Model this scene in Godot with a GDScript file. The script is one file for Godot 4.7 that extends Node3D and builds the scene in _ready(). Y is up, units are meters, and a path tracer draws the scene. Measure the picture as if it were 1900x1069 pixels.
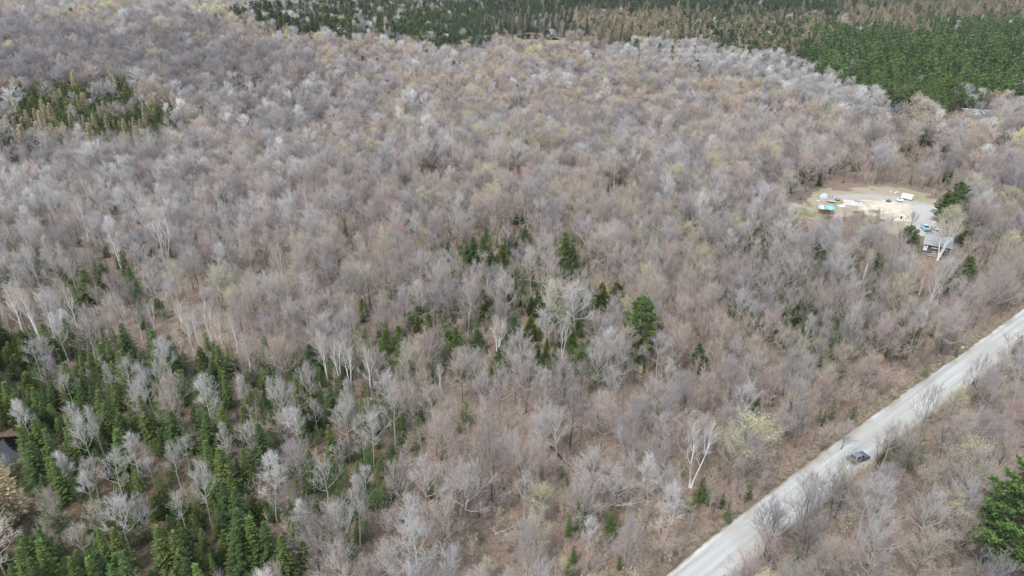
extends Node3D
# A spring forest seen from the air: bare hardwoods, birches, conifers, a gravel road and a small homestead clearing.

var rng := RandomNumberGenerator.new()
var kinds := {}
var mats := {}
var used_names := {}
var placed := []
var noise := FastNoiseLite.new()

const REGIONS := [
	["bog_edge", [-142, -160, -116, -149, -96, -113, -88, -97, -97, -97]],
	["orange", [-100, -101, -90, -99, -80, -83, -87, -81]],
	["spruce_low", [-147, -149, -104, -138, -70, -121, -53, -106, -43, -92, -33, -80, -25, -67, -83, -67]],
	["mix_low", [-150, -165, -125, -160, -80, -143, -30, -131, -17, -110, -22, -96, -29, -80, -43, -92, -53, -106, -70, -121, -104, -138, -139, -149]],
	["cedar_patch", [-323, -405, -288, -427, -250, -442, -186, -392, -168, -351, -176, -320, -252, -305]],
	["ridge", [-469, -615, -300, -545, -214, -548, -153, -527, -120, -467, -176, -421, -232, -439, -337, -424]],
	["mix_left", [-214, -459, -132, -448, -77, -404, -87, -361, -109, -340, -150, -351, -182, -381]],
	["dark_cedar", [-178, -945, -141, -1092, -81, -731, -127, -691]],
	["pine_clump", [-98, -978, -36, -989, -24, -709, -60, -679]],
	["top_mix", [-242, -653, -223, -1001, -38, -1164, -22, -666, -57, -641, -123, -670, -153, -595, -192, -582]],
	["bog_mix", [-36, -984, 71, -977, 60, -818, -28, -766]],
	["larch_band", [64, -982, 228, -994, 175, -707, 138, -721, 71, -738]],
	["larch_right", [475, -1076, 627, -1129, 890, -1177, 691, -900, 514, -908, 414, -738, 401, -791, 403, -861]],
	["mix_right", [228, -1008, 400, -1002, 389, -864, 241, -588, 214, -596, 179, -692]],
	["spruce_top", [-67, -1336, 1156, -1548, 849, -1120, 437, -984, 223, -984, -49, -956]],
	["plantation", [228, -563, 359, -822, 411, -811, 497, -859, 699, -912, 359, -449, 269, -413, 222, -395, 215, -464]],
	["pale_edge", [109, -667, 181, -699, 216, -604, 216, -468, 220, -398, 189, -341, 170, -402, 139, -528, 93, -567]],
	["core", [-24, -210, 2, -210, 3, -183, -3, -178, -18, -188]],
	["core_mix", [-2, -178, 17, -179, 26, -164, 21, -132, 13, -130, 6, -140, -1, -152]],
	["green_patch", [-44, -162, -25, -155, -7, -150, -6, -137, -24, -136, -38, -140]],
	["green_patch", [-175, -208, -152, -203, -133, -175, -150, -172]],
	["green_patch", [-136, -190, -105, -186, -94, -162, -120, -165]],
	["green_patch", [77, -213, 99, -208, 111, -183, 95, -156, 75, -140, 66, -145, 68, -175]],
	["grey_left", [-303, -338, -159, -328, -83, -263, -85, -210, -104, -172, -157, -156]],
	["green_right", [38, -265, 83, -273, 102, -225, 122, -205, 105, -154, 78, -136, 59, -157, 59, -201]],
	["centre_mix", [-33, -210, 24, -228, 27, -173, 19, -138, -9, -143, -26, -138, -41, -149, -35, -180]],
	["open_wood", [-36, -124, 37, -130, 38, -101, 21, -69, -24, -69]],
]
const HEROES := [
	["birch", -139.0, -183.6, 13.4, 1, "tall white birch standing above the left end of the birch row"], ["birch", -124.9, -154.1, 15.0, 1], ["birch", -116.1, -153.0, 15.0, 1], ["birch", -119.2, -160.8, 9.8, 1], ["birch", -112.7, -156.9, 13.2, 1], ["birch", -119.3, -151.8, 15.3, 1],
	["birch", -102.9, -161.9, 7.6, 1], ["birch", -95.2, -154.1, 8.5, 1], ["birch", -95.2, -160.8, 7.1, 1], ["birch", -85.5, -156.3, 9.5, 1], ["birch", -78.4, -149.0, 10.7, 1], ["birch", -79.3, -147.9, 9.9, 1],
	["birch", -76.9, -153.0, 11.0, 1], ["birch", -85.5, -170.8, 7.0, 1], ["birch", -73.2, -150.7, 9.0, 1], ["birch", -68.4, -147.9, 10.4, 1], ["birch", -61.8, -138.0, 10.8, 1], ["birch", -70.2, -191.4, 10.9, 1, "lone white birch high in the brown wood, yellowish top"],
	["birch", -42.1, -133.5, 13.4, 1], ["birch", -39.8, -133.5, 12.1, 1], ["birch", -36.7, -132.4, 11.3, 1], ["birch", -31.6, -129.5, 12.0, 1], ["birch", -135.7, -161.9, 7.1, 1], ["birch", -16.2, -131.3, 6.8, 1],
	["birch", 94.9, -252.0, 9.7, 1], ["birch", 100.8, -245.9, 11.0, 1], ["birch", 106.6, -190.2, 9.6, 1], ["birch", 113.6, -166.9, 12.1, 1], ["birch", 120.0, -173.5, 7.9, 1], ["birch", 120.4, -191.4, 10.3, 1],
	["birch", 120.7, -187.5, 4.8, 1], ["birch", 118.5, -180.2, 5.5, 1], ["birch", 107.4, -166.9, 6.4, 1], ["birch", 12.4, -145.2, 10.3, 1], ["birch", 33.2, -99.5, 14.6, 1, "white many-stemmed birch left of the round yellow tree"], ["birch", -258.9, -404.9, 4.9, 1],
	["birch", -175.8, -321.1, 12.3, 1], ["birch", 42.9, -278.9, 13.8, 1], ["birch", -18.1, -279.4, 7.4, 1], ["birch", -225.7, -423.8, 7.9, 1], ["poplar", -74.1, -95.1, 10.8, 1], ["poplar", -74.8, -93.9, 8.8, 1],
	["poplar", -69.7, -100.1, 11.8, 1.3, "largest pale poplar among the lower left spruces"], ["poplar", -66.1, -99.0, 7.2, 1], ["poplar", -61.3, -99.0, 9.7, 1], ["poplar", -61.0, -102.9, 9.1, 1], ["poplar", -61.1, -117.9, 7.4, 1], ["poplar", -41.0, -90.7, 14.9, 1],
	["poplar", -32.2, -92.4, 12.6, 1], ["poplar", -35.7, -87.3, 8.5, 1], ["yellow", -77.7, -89.0, 6.1, 1.2, "flat-topped yellow-budding tree among the spruces, bottom left"], ["poplar", -79.3, -77.8, 11.4, 1.7, "large white bare poplar in the bottom left corner"], ["poplar", -28.1, -104.0, 9.9, 1], ["poplar", -26.6, -104.5, 13.2, 1],
	["poplar", -31.7, -106.7, 14.6, 1], ["poplar", -23.6, -111.9, 12.8, 1], ["poplar", -16.4, -115.6, 12.3, 1], ["poplar", -12.7, -113.5, 10.2, 1], ["poplar", -26.6, -96.8, 7.6, 1], ["dark", -3.6, -96.2, 13.6, 1],
	["maple", -8.2, -89.0, 15.1, 1], ["dark", -11.9, -88.5, 7.4, 1], ["poplar", 2.2, -91.7, 9.9, 1], ["yellow", 5.1, -90.7, 8.6, 1], ["maple", 11.6, -88.5, 10.9, 1], ["maple", 18.2, -91.7, 11.4, 1.4, "broad pinkish bare maple below the fallen logs"],
	["poplar", 24.1, -92.4, 13.0, 1], ["poplar", 0.3, -104.0, 9.5, 1], ["poplar", 4.9, -105.0, 12.9, 1], ["poplar", 21.6, -106.2, 9.2, 1], ["poplar", 26.4, -118.5, 7.8, 1.3, "rounded silvery tree above the fallen logs"], ["yellow", 10.4, -150.7, 17.8, 1, "tall pale poplar-like tree with a yellow-budding top, mid-forest"],
	["poplar", 16.0, -149.6, 17.8, 1.4, "wide pale poplar right of the yellow-topped tree"], ["poplar", 22.1, -136.9, 12.5, 1.2, "round grey poplar left of the lone pine's foot"], ["poplar", 32.8, -132.4, 14.1, 1.2, "round grey poplar right below the lone pine"], ["dark", -15.8, -159.6, 14.1, 1.3, "dark forked hardwood in the gap below the conifer cluster"], ["dark", -6.1, -170.2, 13.8, 1.3, "broad dark hardwood right of the forked one"], ["maple", 3.5, -202.4, 8.2, 1.2],
	["poplar", 14.2, -163.0, 6.5, 1], ["red", -20.2, -139.0, 10.5, 1.5, "wide red-budding maple mid-forest with green conifers behind it"], ["maple", -11.1, -135.8, 8.8, 1.3, "silvery spreading tree right of the wide red maple"], ["yellow", -28.4, -213.0, 7.1, 1], ["yellow", 81.6, -133.5, 8.3, 1.3, "bright yellow-green tree above the road bend"], ["yellow", 73.4, -142.3, 6.8, 1.2, "small yellowish tree left of the bright one above the road"],
	["yellow", 44.6, -102.4, 13.9, 1.3, "round yellow-budding tree beside the birches left of the road"], ["poplar", 56.9, -139.7, 8.9, 1], ["poplar", 53.6, -142.3, 7.5, 1], ["poplar", 67.5, -202.4, 11.8, 1], ["birch", 137.5, -204.7, 13.3, 1.5, "white spreading bare tree against the right end of the house"], ["dark", 41.6, -83.3, 11.1, 1, "dark forked bare tree on the lower right road verge"],
	["dark", 52.6, -94.6, 8.3, 1], ["dark", 55.5, -91.2, 11.4, 1], ["dark", 56.9, -91.7, 9.2, 1], ["poplar", 58.0, -86.2, 13.8, 1.2], ["poplar", 50.3, -80.0, 7.7, 1], ["maple", 66.0, -110.6, 7.4, 1],
	["maple", 76.4, -106.7, 9.1, 1.4], ["dark", 140.9, -229.2, 8.3, 1, "dark lone bare tree standing on the sandy yard"], ["maple", 69.3, -99.6, 5.7, 1], ["yellow", 25.6, -333.6, 11.9, 1.3, "round pale yellow crown in the far hardwoods"], ["yellow", -62.8, -307.4, 13.7, 1.4, "broad yellow crown left of the round pale one"], ["yellow", -23.0, -77.8, 5.3, 1],
	["yellow", -3.8, -77.8, 5.9, 1], ["yellow", 8.1, -77.8, 5.3, 1], ["yellow", 30.7, -92.3, 4.4, 1], ["red", -40.5, -86.2, 4.3, 1], ["red", -46.6, -91.7, 5.0, 1], ["red", -133.8, -198.0, 5.5, 1],
	["red", -52.0, -195.9, 8.2, 1], ["red", -130.8, -617.3, 10.9, 1.3, "pinkish red maple at the upper edge of the hardwoods"], ["pine", 31.3, -145.7, 15.9, 1.3, "lone bushy white pine standing clear in the middle of the hardwoods"], ["pine", 78.3, -80.1, 22.5, 1.2, "huge dark green white pine across the road at the picture's right edge"], ["pine", 160.3, -238.1, 15.5, 1.55, "taller of the two white pines beside the sandy clearing"], ["pine", 158.4, -240.3, 10.4, 1.6, "shorter round white pine in front of the taller one at the clearing"],
	["pine", 135.8, -220.3, 5.9, 2.3, "low spreading green pine just left of the grey-roofed house"], ["pine", 139.5, -542.5, 15.7, 1, "yellow-green white pine alone before the pale plantation edge"], ["pine", -50.6, -759.5, 28.3, 1.2, "tallest white pine of the clump left of the pond"], ["pine", -41.1, -738.5, 25.6, 1.2, "white pine right beside the tallest in the pond clump"], ["pine", -58.6, -754.2, 20.4, 1.2, "leftmost white pine of the clump near the pond"], ["pine", -133.4, -809.1, 23.7, 1],
	["pine", -187.8, -890.6, 16.2, 1], ["pine", 355.9, -1018.0, 14.5, 1], ["spruce", -36.4, -230.9, 5.5, 1], ["spruce", -52.4, -213.0, 3.5, 1], ["spruce", 1.6, -238.1, 6.0, 1], ["spruce", -20.6, -205.8, 6.2, 1],
	["spruce", -16.4, -205.8, 4.9, 1], ["spruce", -12.3, -203.6, 8.6, 1], ["spruce", -9.7, -211.9, 5.2, 1], ["spruce", -22.9, -208.1, 4.9, 1], ["cedar", -6.6, -199.1, 5.9, 1], ["cedar", -2.9, -200.8, 7.6, 1],
	["cedar", -1.2, -198.0, 4.6, 1], ["cedar", -5.4, -195.8, 3.8, 1], ["spruce", 3.0, -173.6, 6.6, 1], ["spruce", 16.8, -201.4, 11.0, 1], ["spruce", 4.5, -221.4, 5.7, 1], ["spruce", 20.3, -191.4, 4.0, 1],
	["spruce", 23.6, -191.4, 3.3, 1], ["spruce", 15.5, -192.0, 5.2, 1], ["cedar", -24.0, -155.7, 6.7, 1], ["spruce", -16.4, -149.6, 7.0, 1], ["spruce", -14.0, -149.6, 6.2, 1], ["spruce", -8.6, -147.9, 6.5, 1],
	["spruce", 0.4, -151.8, 7.9, 1], ["spruce", -2.8, -138.0, 7.4, 1], ["cedar", 4.7, -154.6, 6.8, 1], ["cedar", 13.0, -165.2, 8.0, 1], ["cedar", 24.9, -171.4, 8.3, 1], ["spruce", 16.4, -139.7, 6.0, 1],
	["spruce", 15.0, -148.5, 6.6, 1], ["spruce", 29.8, -139.7, 4.9, 1], ["spruce", 6.9, -139.7, 4.2, 1], ["cedar", 30.0, -177.0, 6.7, 1], ["spruce", -28.6, -151.8, 5.5, 1], ["spruce", -31.6, -149.1, 6.0, 1],
	["spruce", -40.6, -166.3, 5.8, 1], ["spruce", 44.2, -140.7, 6.9, 1], ["spruce", 130.6, -180.8, 12.0, 1], ["spruce", 141.8, -194.7, 5.3, 1], ["spruce", 132.2, -187.0, 6.4, 1], ["spruce", 152.3, -217.5, 8.9, 1],
	["spruce", 152.7, -213.0, 9.6, 1], ["spruce", 38.8, -269.4, 5.0, 1], ["spruce", 46.5, -275.5, 3.9, 1], ["spruce", -37.6, -292.0, 5.5, 1], ["spruce", -31.5, -291.5, 5.1, 1], ["spruce", 1.2, -290.1, 5.5, 1],
	["spruce", 154.8, -305.4, 8.0, 1], ["spruce", 157.8, -307.1, 6.5, 1], ["spruce", 188.6, -338.0, 6.2, 1], ["spruce", 194.6, -340.8, 7.0, 1], ["spruce", 198.9, -343.0, 7.6, 1], ["spruce", 185.9, -314.8, 6.1, 1],
	["spruce", 191.1, -320.8, 5.2, 1], ["spruce", 205.4, -333.0, 7.5, 1], ["spruce", 204.6, -323.5, 7.8, 1], ["spruce", 187.1, -289.3, 9.1, 1], ["spruce", 187.0, -286.0, 7.6, 1], ["spruce", 193.9, -295.9, 4.4, 1],
	["cedar", 237.5, -330.8, 5.8, 1], ["spruce", 15.7, -105.1, 3.3, 1], ["spruce", -78.8, -113.4, 6.7, 1], ["spruce", -54.0, -127.3, 6.4, 1], ["cedar", -115.2, -136.9, 6.6, 1], ["cedar", -124.9, -146.8, 8.4, 1],
	["cedar", -107.9, -129.5, 6.5, 1], ["spruce", -50.0, -136.9, 6.6, 1], ["spruce", -47.1, -138.0, 8.1, 1], ["cedar", -53.6, -126.3, 7.1, 1], ["spruce", -120.0, -175.8, 10.1, 1], ["spruce", -119.2, -183.0, 8.7, 1],
	["spruce", -110.1, -180.8, 8.6, 1], ["cedar", -178.9, -462.2, 10.8, 1]
]


const ROAD := [[-30.0, -34.0], [-6.0, -53.0], [20.0, -75.3], [28.0, -82.2], [38.9, -91.2], [52.2, -101.8], [60.4, -108.4], [75.8, -120.2], [95.4, -135.1], [109.2, -145.2], [143.2, -171.3], [175.0, -196.0], [240.0, -247.0], [300.0, -294.0]]
const ROAD_WIDTH := 7.2


class Shape:
	var v := PackedVector3Array()
	var n := PackedVector3Array()
	var c := PackedColorArray()
	var f := PackedInt32Array()

	func tube(pts: PackedVector3Array, rad: PackedFloat32Array, sides: int, c0: Color, c1: Color) -> void:
		var base := v.size()
		var last := pts.size() - 1
		for k in pts.size():
			var d: Vector3 = (pts[mini(k + 1, last)] - pts[maxi(k - 1, 0)]).normalized()
			var a := d.cross(Vector3(0.31, 0.2, 0.93)).normalized()
			var b := d.cross(a)
			var col := c0.lerp(c1, float(k) / last)
			for s in sides:
				var w := TAU * s / sides
				var o := a * cos(w) + b * sin(w)
				v.append(pts[k] + o * rad[k])
				n.append(o)
				c.append(col)
		for k in last:
			for s in sides:
				var i := base + k * sides + s
				var j := base + k * sides + (s + 1) % sides
				f.append_array([i, i + sides, j, j, i + sides, j + sides])

	func cone(p: Vector3, q: Vector3, r: float, col: Color) -> void:
		var d := q - p
		var a := d.cross(Vector3(0.31, 0.2, 0.93)).normalized()
		var b := d.cross(a).normalized()
		var base := v.size()
		for s in 3:
			var w := TAU * s / 3.0
			var o := a * cos(w) + b * sin(w)
			v.append(p + o * r)
			n.append(o)
			c.append(col)
		v.append(q)
		n.append(d.normalized())
		c.append(col)
		f.append_array([base, base + 3, base + 1, base + 1, base + 3, base + 2, base + 2, base + 3, base])

	# a pointed, slightly folded leaf or needle spray from p along d
	func leaf(p: Vector3, d: Vector3, side: Vector3, width: float, col: Color) -> void:
		var base := v.size()
		var up := side.cross(d).normalized()
		var m := p + d * 0.45 - up * width * 0.35
		v.append(p)
		v.append(m + side * width)
		v.append(p + d)
		v.append(m - side * width)
		var n1 := (up - side * 0.35).normalized()
		var n2 := (up + side * 0.35).normalized()
		n.append(up)
		n.append(n1)
		n.append(up)
		n.append(n2)
		for k in 4:
			c.append(col)
		f.append_array([base, base + 2, base + 1, base, base + 3, base + 2])

	func quad(p: Vector3, q: Vector3, r: Vector3, s: Vector3, col: Color) -> void:
		var base := v.size()
		var up := (s - p).cross(q - p).normalized()
		for x: Vector3 in [p, q, r, s]:
			v.append(x)
			n.append(up)
			c.append(col)
		f.append_array([base, base + 1, base + 2, base, base + 2, base + 3])

	func box(at: Transform3D, size: Vector3, col: Color) -> void:
		var h := size * 0.5
		var k: Array[Vector3] = []
		for i in 8:
			k.append(at * Vector3(h.x if i & 1 else -h.x, h.y if i & 2 else -h.y, h.z if i & 4 else -h.z))
		var mid := at.origin
		for face: Array in [[0, 1, 3, 2], [4, 6, 7, 5], [0, 4, 5, 1], [2, 3, 7, 6], [0, 2, 6, 4], [1, 5, 7, 3]]:
			var base := v.size()
			var nn := (k[face[1]] - k[face[0]]).cross(k[face[2]] - k[face[0]]).normalized()
			if nn.dot(k[face[0]] - mid) < 0:
				nn = -nn
			for x: int in face:
				v.append(k[x])
				n.append(nn)
				c.append(col)
			if (k[face[1]] - k[face[0]]).cross(k[face[2]] - k[face[0]]).dot(nn) > 0:
				f.append_array([base, base + 2, base + 1, base, base + 3, base + 2])
			else:
				f.append_array([base, base + 1, base + 2, base, base + 2, base + 3])

	func mesh(m: Material) -> ArrayMesh:
		var a := []
		a.resize(Mesh.ARRAY_MAX)
		a[Mesh.ARRAY_VERTEX] = v
		a[Mesh.ARRAY_NORMAL] = n
		a[Mesh.ARRAY_COLOR] = c
		a[Mesh.ARRAY_INDEX] = f
		var out := ArrayMesh.new()
		out.add_surface_from_arrays(Mesh.PRIMITIVE_TRIANGLES, a)
		out.surface_set_material(0, m)
		return out


# ------------------------------------------------------------------ terrain

func ease_step(a: float, b: float, x: float) -> float:
	var t := clampf((x - a) / (b - a), 0.0, 1.0)
	return t * t * (3.0 - 2.0 * t)


func land(x: float, z: float) -> float:
	var d := -z
	var hill := 34.0 * ease_step(300, 640, d) * ease_step(20, -280, x + 0.05 * d)
	var far := 48.0 * ease_step(900, 1500, d) * (0.75 + 0.25 * sin(x * 0.004 + 1.0))
	var roll := 1.2 * sin(x * 0.021 + 0.7) * sin(z * 0.017) * ease_step(230, 330, d) * ease_step(60, 120, Vector2(x - 140, z + 250).length())
	return hill * (1.0 - ease_step(900, 1500, d) * 0.3) + far + roll


func road_gap(x: float, z: float) -> Vector2:
	# distance to the road's left edge line, and which side (positive: across the road)
	var best := 1e9
	var side := 0.0
	var p := Vector2(x, z)
	for k in ROAD.size() - 1:
		var a := Vector2(ROAD[k][0], ROAD[k][1])
		var b := Vector2(ROAD[k + 1][0], ROAD[k + 1][1])
		var q := Geometry2D.get_closest_point_to_segment(p, a, b)
		var gap := p.distance_to(q)
		if gap < best:
			best = gap
			side = signf((b - a).cross(p - a))
	return Vector2(best * side, best)


func rr(a: float, b: float) -> float:
	return rng.randf_range(a, b)


func tinted(col: Color, by: float) -> Color:
	var k := 1.0 + rr(-by, by)
	return Color(col.r * k, col.g * k * (1.0 + rr(-by, by) * 0.25), col.b * k)


func spun(v: Vector3, angle: float) -> Vector3:
	# a vector at that angle from v, at a random turn round it
	var a := v.cross(Vector3(0.31, 0.2, 0.93)).normalized()
	var b := v.cross(a).normalized()
	var w := rr(0.0, TAU)
	return (v * cos(angle) + (a * cos(w) + b * sin(w)) * sin(angle)).normalized()


# ------------------------------------------------------------------ trees

func hardwood(p: Dictionary) -> Array:
	var wood := Shape.new()
	var fine := Shape.new()
	var tall: float = p.tall
	var stems: int = p.get("stems", 1)
	for stem in stems:
		var lean := Vector3(rr(-1, 1), 0, rr(-1, 1)) * float(p.get("lean", 0.05)) * (3.0 if stems > 1 else 1.0)
		var pts := PackedVector3Array()
		var rad := PackedFloat32Array()
		var at := Vector3(rr(-0.3, 0.3), -0.25, rr(-0.3, 0.3)) * (1.0 if stems > 1 else 0.2)
		at.y = -0.25
		var steps := 6
		var top_y: float = tall * p.trunk
		for k in steps + 1:
			pts.append(at)
			var t := float(k) / steps
			rad.append(float(p.thick) * lerpf(1.0, 0.32, t) * (1.35 if k == 0 else 1.0))
			at += (Vector3.UP + lean + Vector3(rr(-1, 1), 0, rr(-1, 1)) * 0.09) * (top_y / steps)
		wood.tube(pts, rad, 6 if p.fine else 4, p.bark, p.bark)
		var limbs: int = p.limbs
		var turn := rr(0, TAU)
		for j in limbs:
			var t := lerpf(p.clear, 1.0, pow((j + 0.5) / limbs, 0.8))
			var kk := t * steps
			var i := mini(int(kk), steps - 1)
			var from := pts[i].lerp(pts[i + 1], kk - i)
			turn += 2.4 + rr(-0.4, 0.4)
			var high := (t - float(p.clear)) / (1.0 - float(p.clear))
			var lift := lerpf(p.low_lift, 1.35, high) + rr(-0.15, 0.15)
			var dir := Vector3(cos(turn) * cos(lift), sin(lift), sin(turn) * cos(lift))
			var reach := lerpf(float(p.spread) * 1.15, tall * (1.0 - float(p.trunk)) * 1.05, pow(high, 1.2)) * rr(0.8, 1.15)
			branch(wood, fine, p, from, dir, reach, float(p.thick) * lerpf(0.42, 0.32, high), 1)
	return [wood.mesh(mats.bark), fine.mesh(mats.twig)]


func branch(wood: Shape, fine: Shape, p: Dictionary, from: Vector3, dir: Vector3, reach: float, thick: float, level: int) -> void:
	var steps := 3 if level == 1 else 2
	var pts := PackedVector3Array([from])
	var rad := PackedFloat32Array([thick])
	var d := dir
	for k in steps:
		pts.append(pts[k] + d * (reach / steps))
		rad.append(maxf(thick * (1.0 - 0.8 * (k + 1.0) / steps), 0.012))
		d = (d + Vector3.UP * float(p.rise) + Vector3(rr(-1, 1), rr(-0.5, 0.5), rr(-1, 1)) * 0.22).normalized()
	if level == 1:
		wood.tube(pts, rad, 4 if p.fine else 3, p.limb, p.limb)
	else:
		var col: Color = (p.limb as Color).lerp(p.twig, 0.15 if p.has("white") else 0.5)
		if p.fine:
			fine.tube(pts, rad, 3, col, col)
		else:
			fine.cone(from, pts[steps], thick, col)
	var count: int = p.subs if level == 1 else p.sprays
	for j in count:
		var t := lerpf(0.3 if level == 1 else 0.15, 1.0, (j + rr(0.2, 0.9)) / count)
		var kk := t * steps
		var i := mini(int(kk), steps - 1)
		var at := pts[i].lerp(pts[i + 1], kk - i)
		var way := (pts[i + 1] - pts[i]).normalized()
		way = spun(way, rr(0.45, 0.95))
		way = (way + Vector3.UP * 0.28).normalized()
		if level == 1:
			branch(wood, fine, p, at, way, reach * rr(0.35, 0.55) * lerpf(1.1, 0.7, t), maxf(thick * 0.45, 0.03), 2)
		else:
			var long: float = float(p.twig_long) * rr(0.7, 1.3)
			var tip := at + way * long
			fine.cone(at, tip, float(p.twig_thick) * 1.3, tinted(p.twig, 0.12))
			for q in int(p.twigs):
				var s := at.lerp(tip, rr(0.2, 0.95))
				var w := (spun(way, rr(0.4, 0.9)) + Vector3.UP * 0.3).normalized()
				var e := s + w * long * rr(0.4, 0.75)
				fine.cone(s, e, p.twig_thick, tinted(p.twig, 0.15))
				if p.has("bud") and rng.randf() < float(p.bud_share):
					var bd := Vector3(rr(-1, 1), rr(0.1, 1), rr(-1, 1)).normalized() * float(p.bud_size) * rr(0.7, 1.3)
					fine.leaf(e - bd * 0.4, bd, bd.cross(Vector3(rr(-1, 1), rr(-1, 1), rr(-1, 1))).normalized(), float(p.bud_size) * 0.42, tinted(p.bud, 0.18))


func spire(p: Dictionary) -> Array:
	# spruce, fir, larch: whorls of branches that carry flat needle sprays
	var wood := Shape.new()
	var fine := Shape.new()
	var tall: float = p.tall
	wood.tube(PackedVector3Array([Vector3(0, -0.25, 0), Vector3(rr(-0.1, 0.1), tall * 0.5, rr(-0.1, 0.1)), Vector3(0, tall * 0.98, 0)]), PackedFloat32Array([float(p.thick) * 1.2, float(p.thick) * 0.6, 0.02]), 5, p.bark, p.bark)
	var levels: int = p.levels
	var turn := 0.0
	for k in levels:
		var t := lerpf(p.clear, 0.985, float(k) / (levels - 1))
		var y := tall * t
		var u := (1.0 - t) / (1.0 - float(p.clear))
		var wide: float = float(p.spread) * pow(u, float(p.power)) * rr(0.85, 1.1) * (0.75 + 0.25 * minf(1.0, (t - float(p.clear)) * 12.0)) + 0.06
		var count := maxi(4, int(round(float(p.per) * lerpf(0.6, 1.0, u))))
		turn += 0.7
		for j in count:
			turn += TAU / count + rr(-0.25, 0.25)
			var reach := wide * rr(0.72, 1.18)
			var drop: float = lerpf(0.5, -float(p.droop), sqrt(u)) + rr(-0.12, 0.12)
			var out := Vector3(cos(turn), drop, sin(turn)).normalized()
			var from := Vector3(0, y + rr(-0.12, 0.12), 0)
			var tip := from + out * reach + Vector3.UP * reach * 0.06
			fine.cone(from, tip, 0.02 + 0.012 * reach, p.bark)
			var side := out.cross(Vector3.UP).normalized()
			var sprays := maxi(2, int(reach * float(p.dense)))
			for q in sprays:
				var w := (q + 0.9) / (sprays + 0.3)
				var at := from.lerp(tip, w)
				var long: float = float(p.spray) * (0.55 + 0.6 * (1.0 - w)) * rr(0.75, 1.25)
				for sg: float in [-1.0, 1.0]:
					var way: Vector3 = (out * rr(0.5, 0.9) + side * sg * rr(0.6, 1.0) + Vector3.UP * rr(-0.35, 0.2)).normalized()
					fine.leaf(at, way * long, way.cross(Vector3.UP + side * rr(-0.5, 0.5)).normalized(), long * float(p.fat), tinted((p.leaf as Color).lerp(p.tip, rng.randf()), 0.2))
			fine.leaf(tip - out * 0.15, out * float(p.spray) * rr(0.7, 1.0), side, float(p.spray) * float(p.fat), tinted((p.leaf as Color).lerp(p.tip, rng.randf()), 0.2))
	fine.leaf(Vector3(0, tall * 0.95, 0), Vector3(0.02, tall * 0.06, 0), Vector3.RIGHT, 0.07, p.tip)
	return [wood.mesh(mats.bark), fine.mesh(mats.leaf)]


func fans(p: Dictionary) -> Array:
	# cedar: a dense cone of upright flat sprays
	var wood := Shape.new()
	var fine := Shape.new()
	var tall: float = p.tall
	wood.tube(PackedVector3Array([Vector3(0, -0.25, 0), Vector3(0.05, tall * 0.5, 0.03), Vector3(0, tall * 0.95, 0)]), PackedFloat32Array([float(p.thick) * 1.2, float(p.thick) * 0.6, 0.03]), 5, p.bark, p.bark)
	var count: int = p.count
	for k in count:
		var t := 1.0 - sqrt(rng.randf()) * (1.0 - float(p.clear))
		var u := (1.0 - t) / (1.0 - float(p.clear))
		var lump := 0.85 + 0.2 * sin(t * 31.0 + float(p.seed)) * sin(k * 0.01 + t * 17.0)
		var w := rr(0, TAU)
		lump *= 0.9 + 0.18 * sin(w * 3.0 + t * 14.0 + float(p.seed))
		var wide: float = float(p.spread) * pow(minf(u * 1.25, 1.0), 0.7) * (1.0 - 0.25 * pow(maxf(u - 0.8, 0.0) * 5.0, 2.0)) * lump
		var deep := 1.0 - 0.55 * pow(rng.randf(), 2.0)
		var out := Vector3(cos(w), 0, sin(w))
		var at := out * wide * deep + Vector3.UP * tall * t
		var way := (out * rr(0.35, 1.0) + Vector3.UP * rr(0.2, 1.1) + Vector3(rr(-1, 1), rr(-1, 1), rr(-1, 1)) * 0.35).normalized()
		var long: float = float(p.spray) * rr(0.6, 1.25) * lerpf(0.7, 1.0, u)
		var side := way.cross(out.rotated(Vector3.UP, rr(-0.6, 0.6)) + Vector3.UP * 0.2).normalized()
		fine.leaf(at - way * long * 0.5, way * long, side, long * 0.3, tinted((p.leaf as Color).lerp(p.tip, rng.randf()), 0.2))
		if k % 8 == 0:
			fine.cone(Vector3(0, tall * t * 0.94, 0), at, 0.03, p.bark)
	return [wood.mesh(mats.bark), fine.mesh(mats.leaf)]


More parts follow.
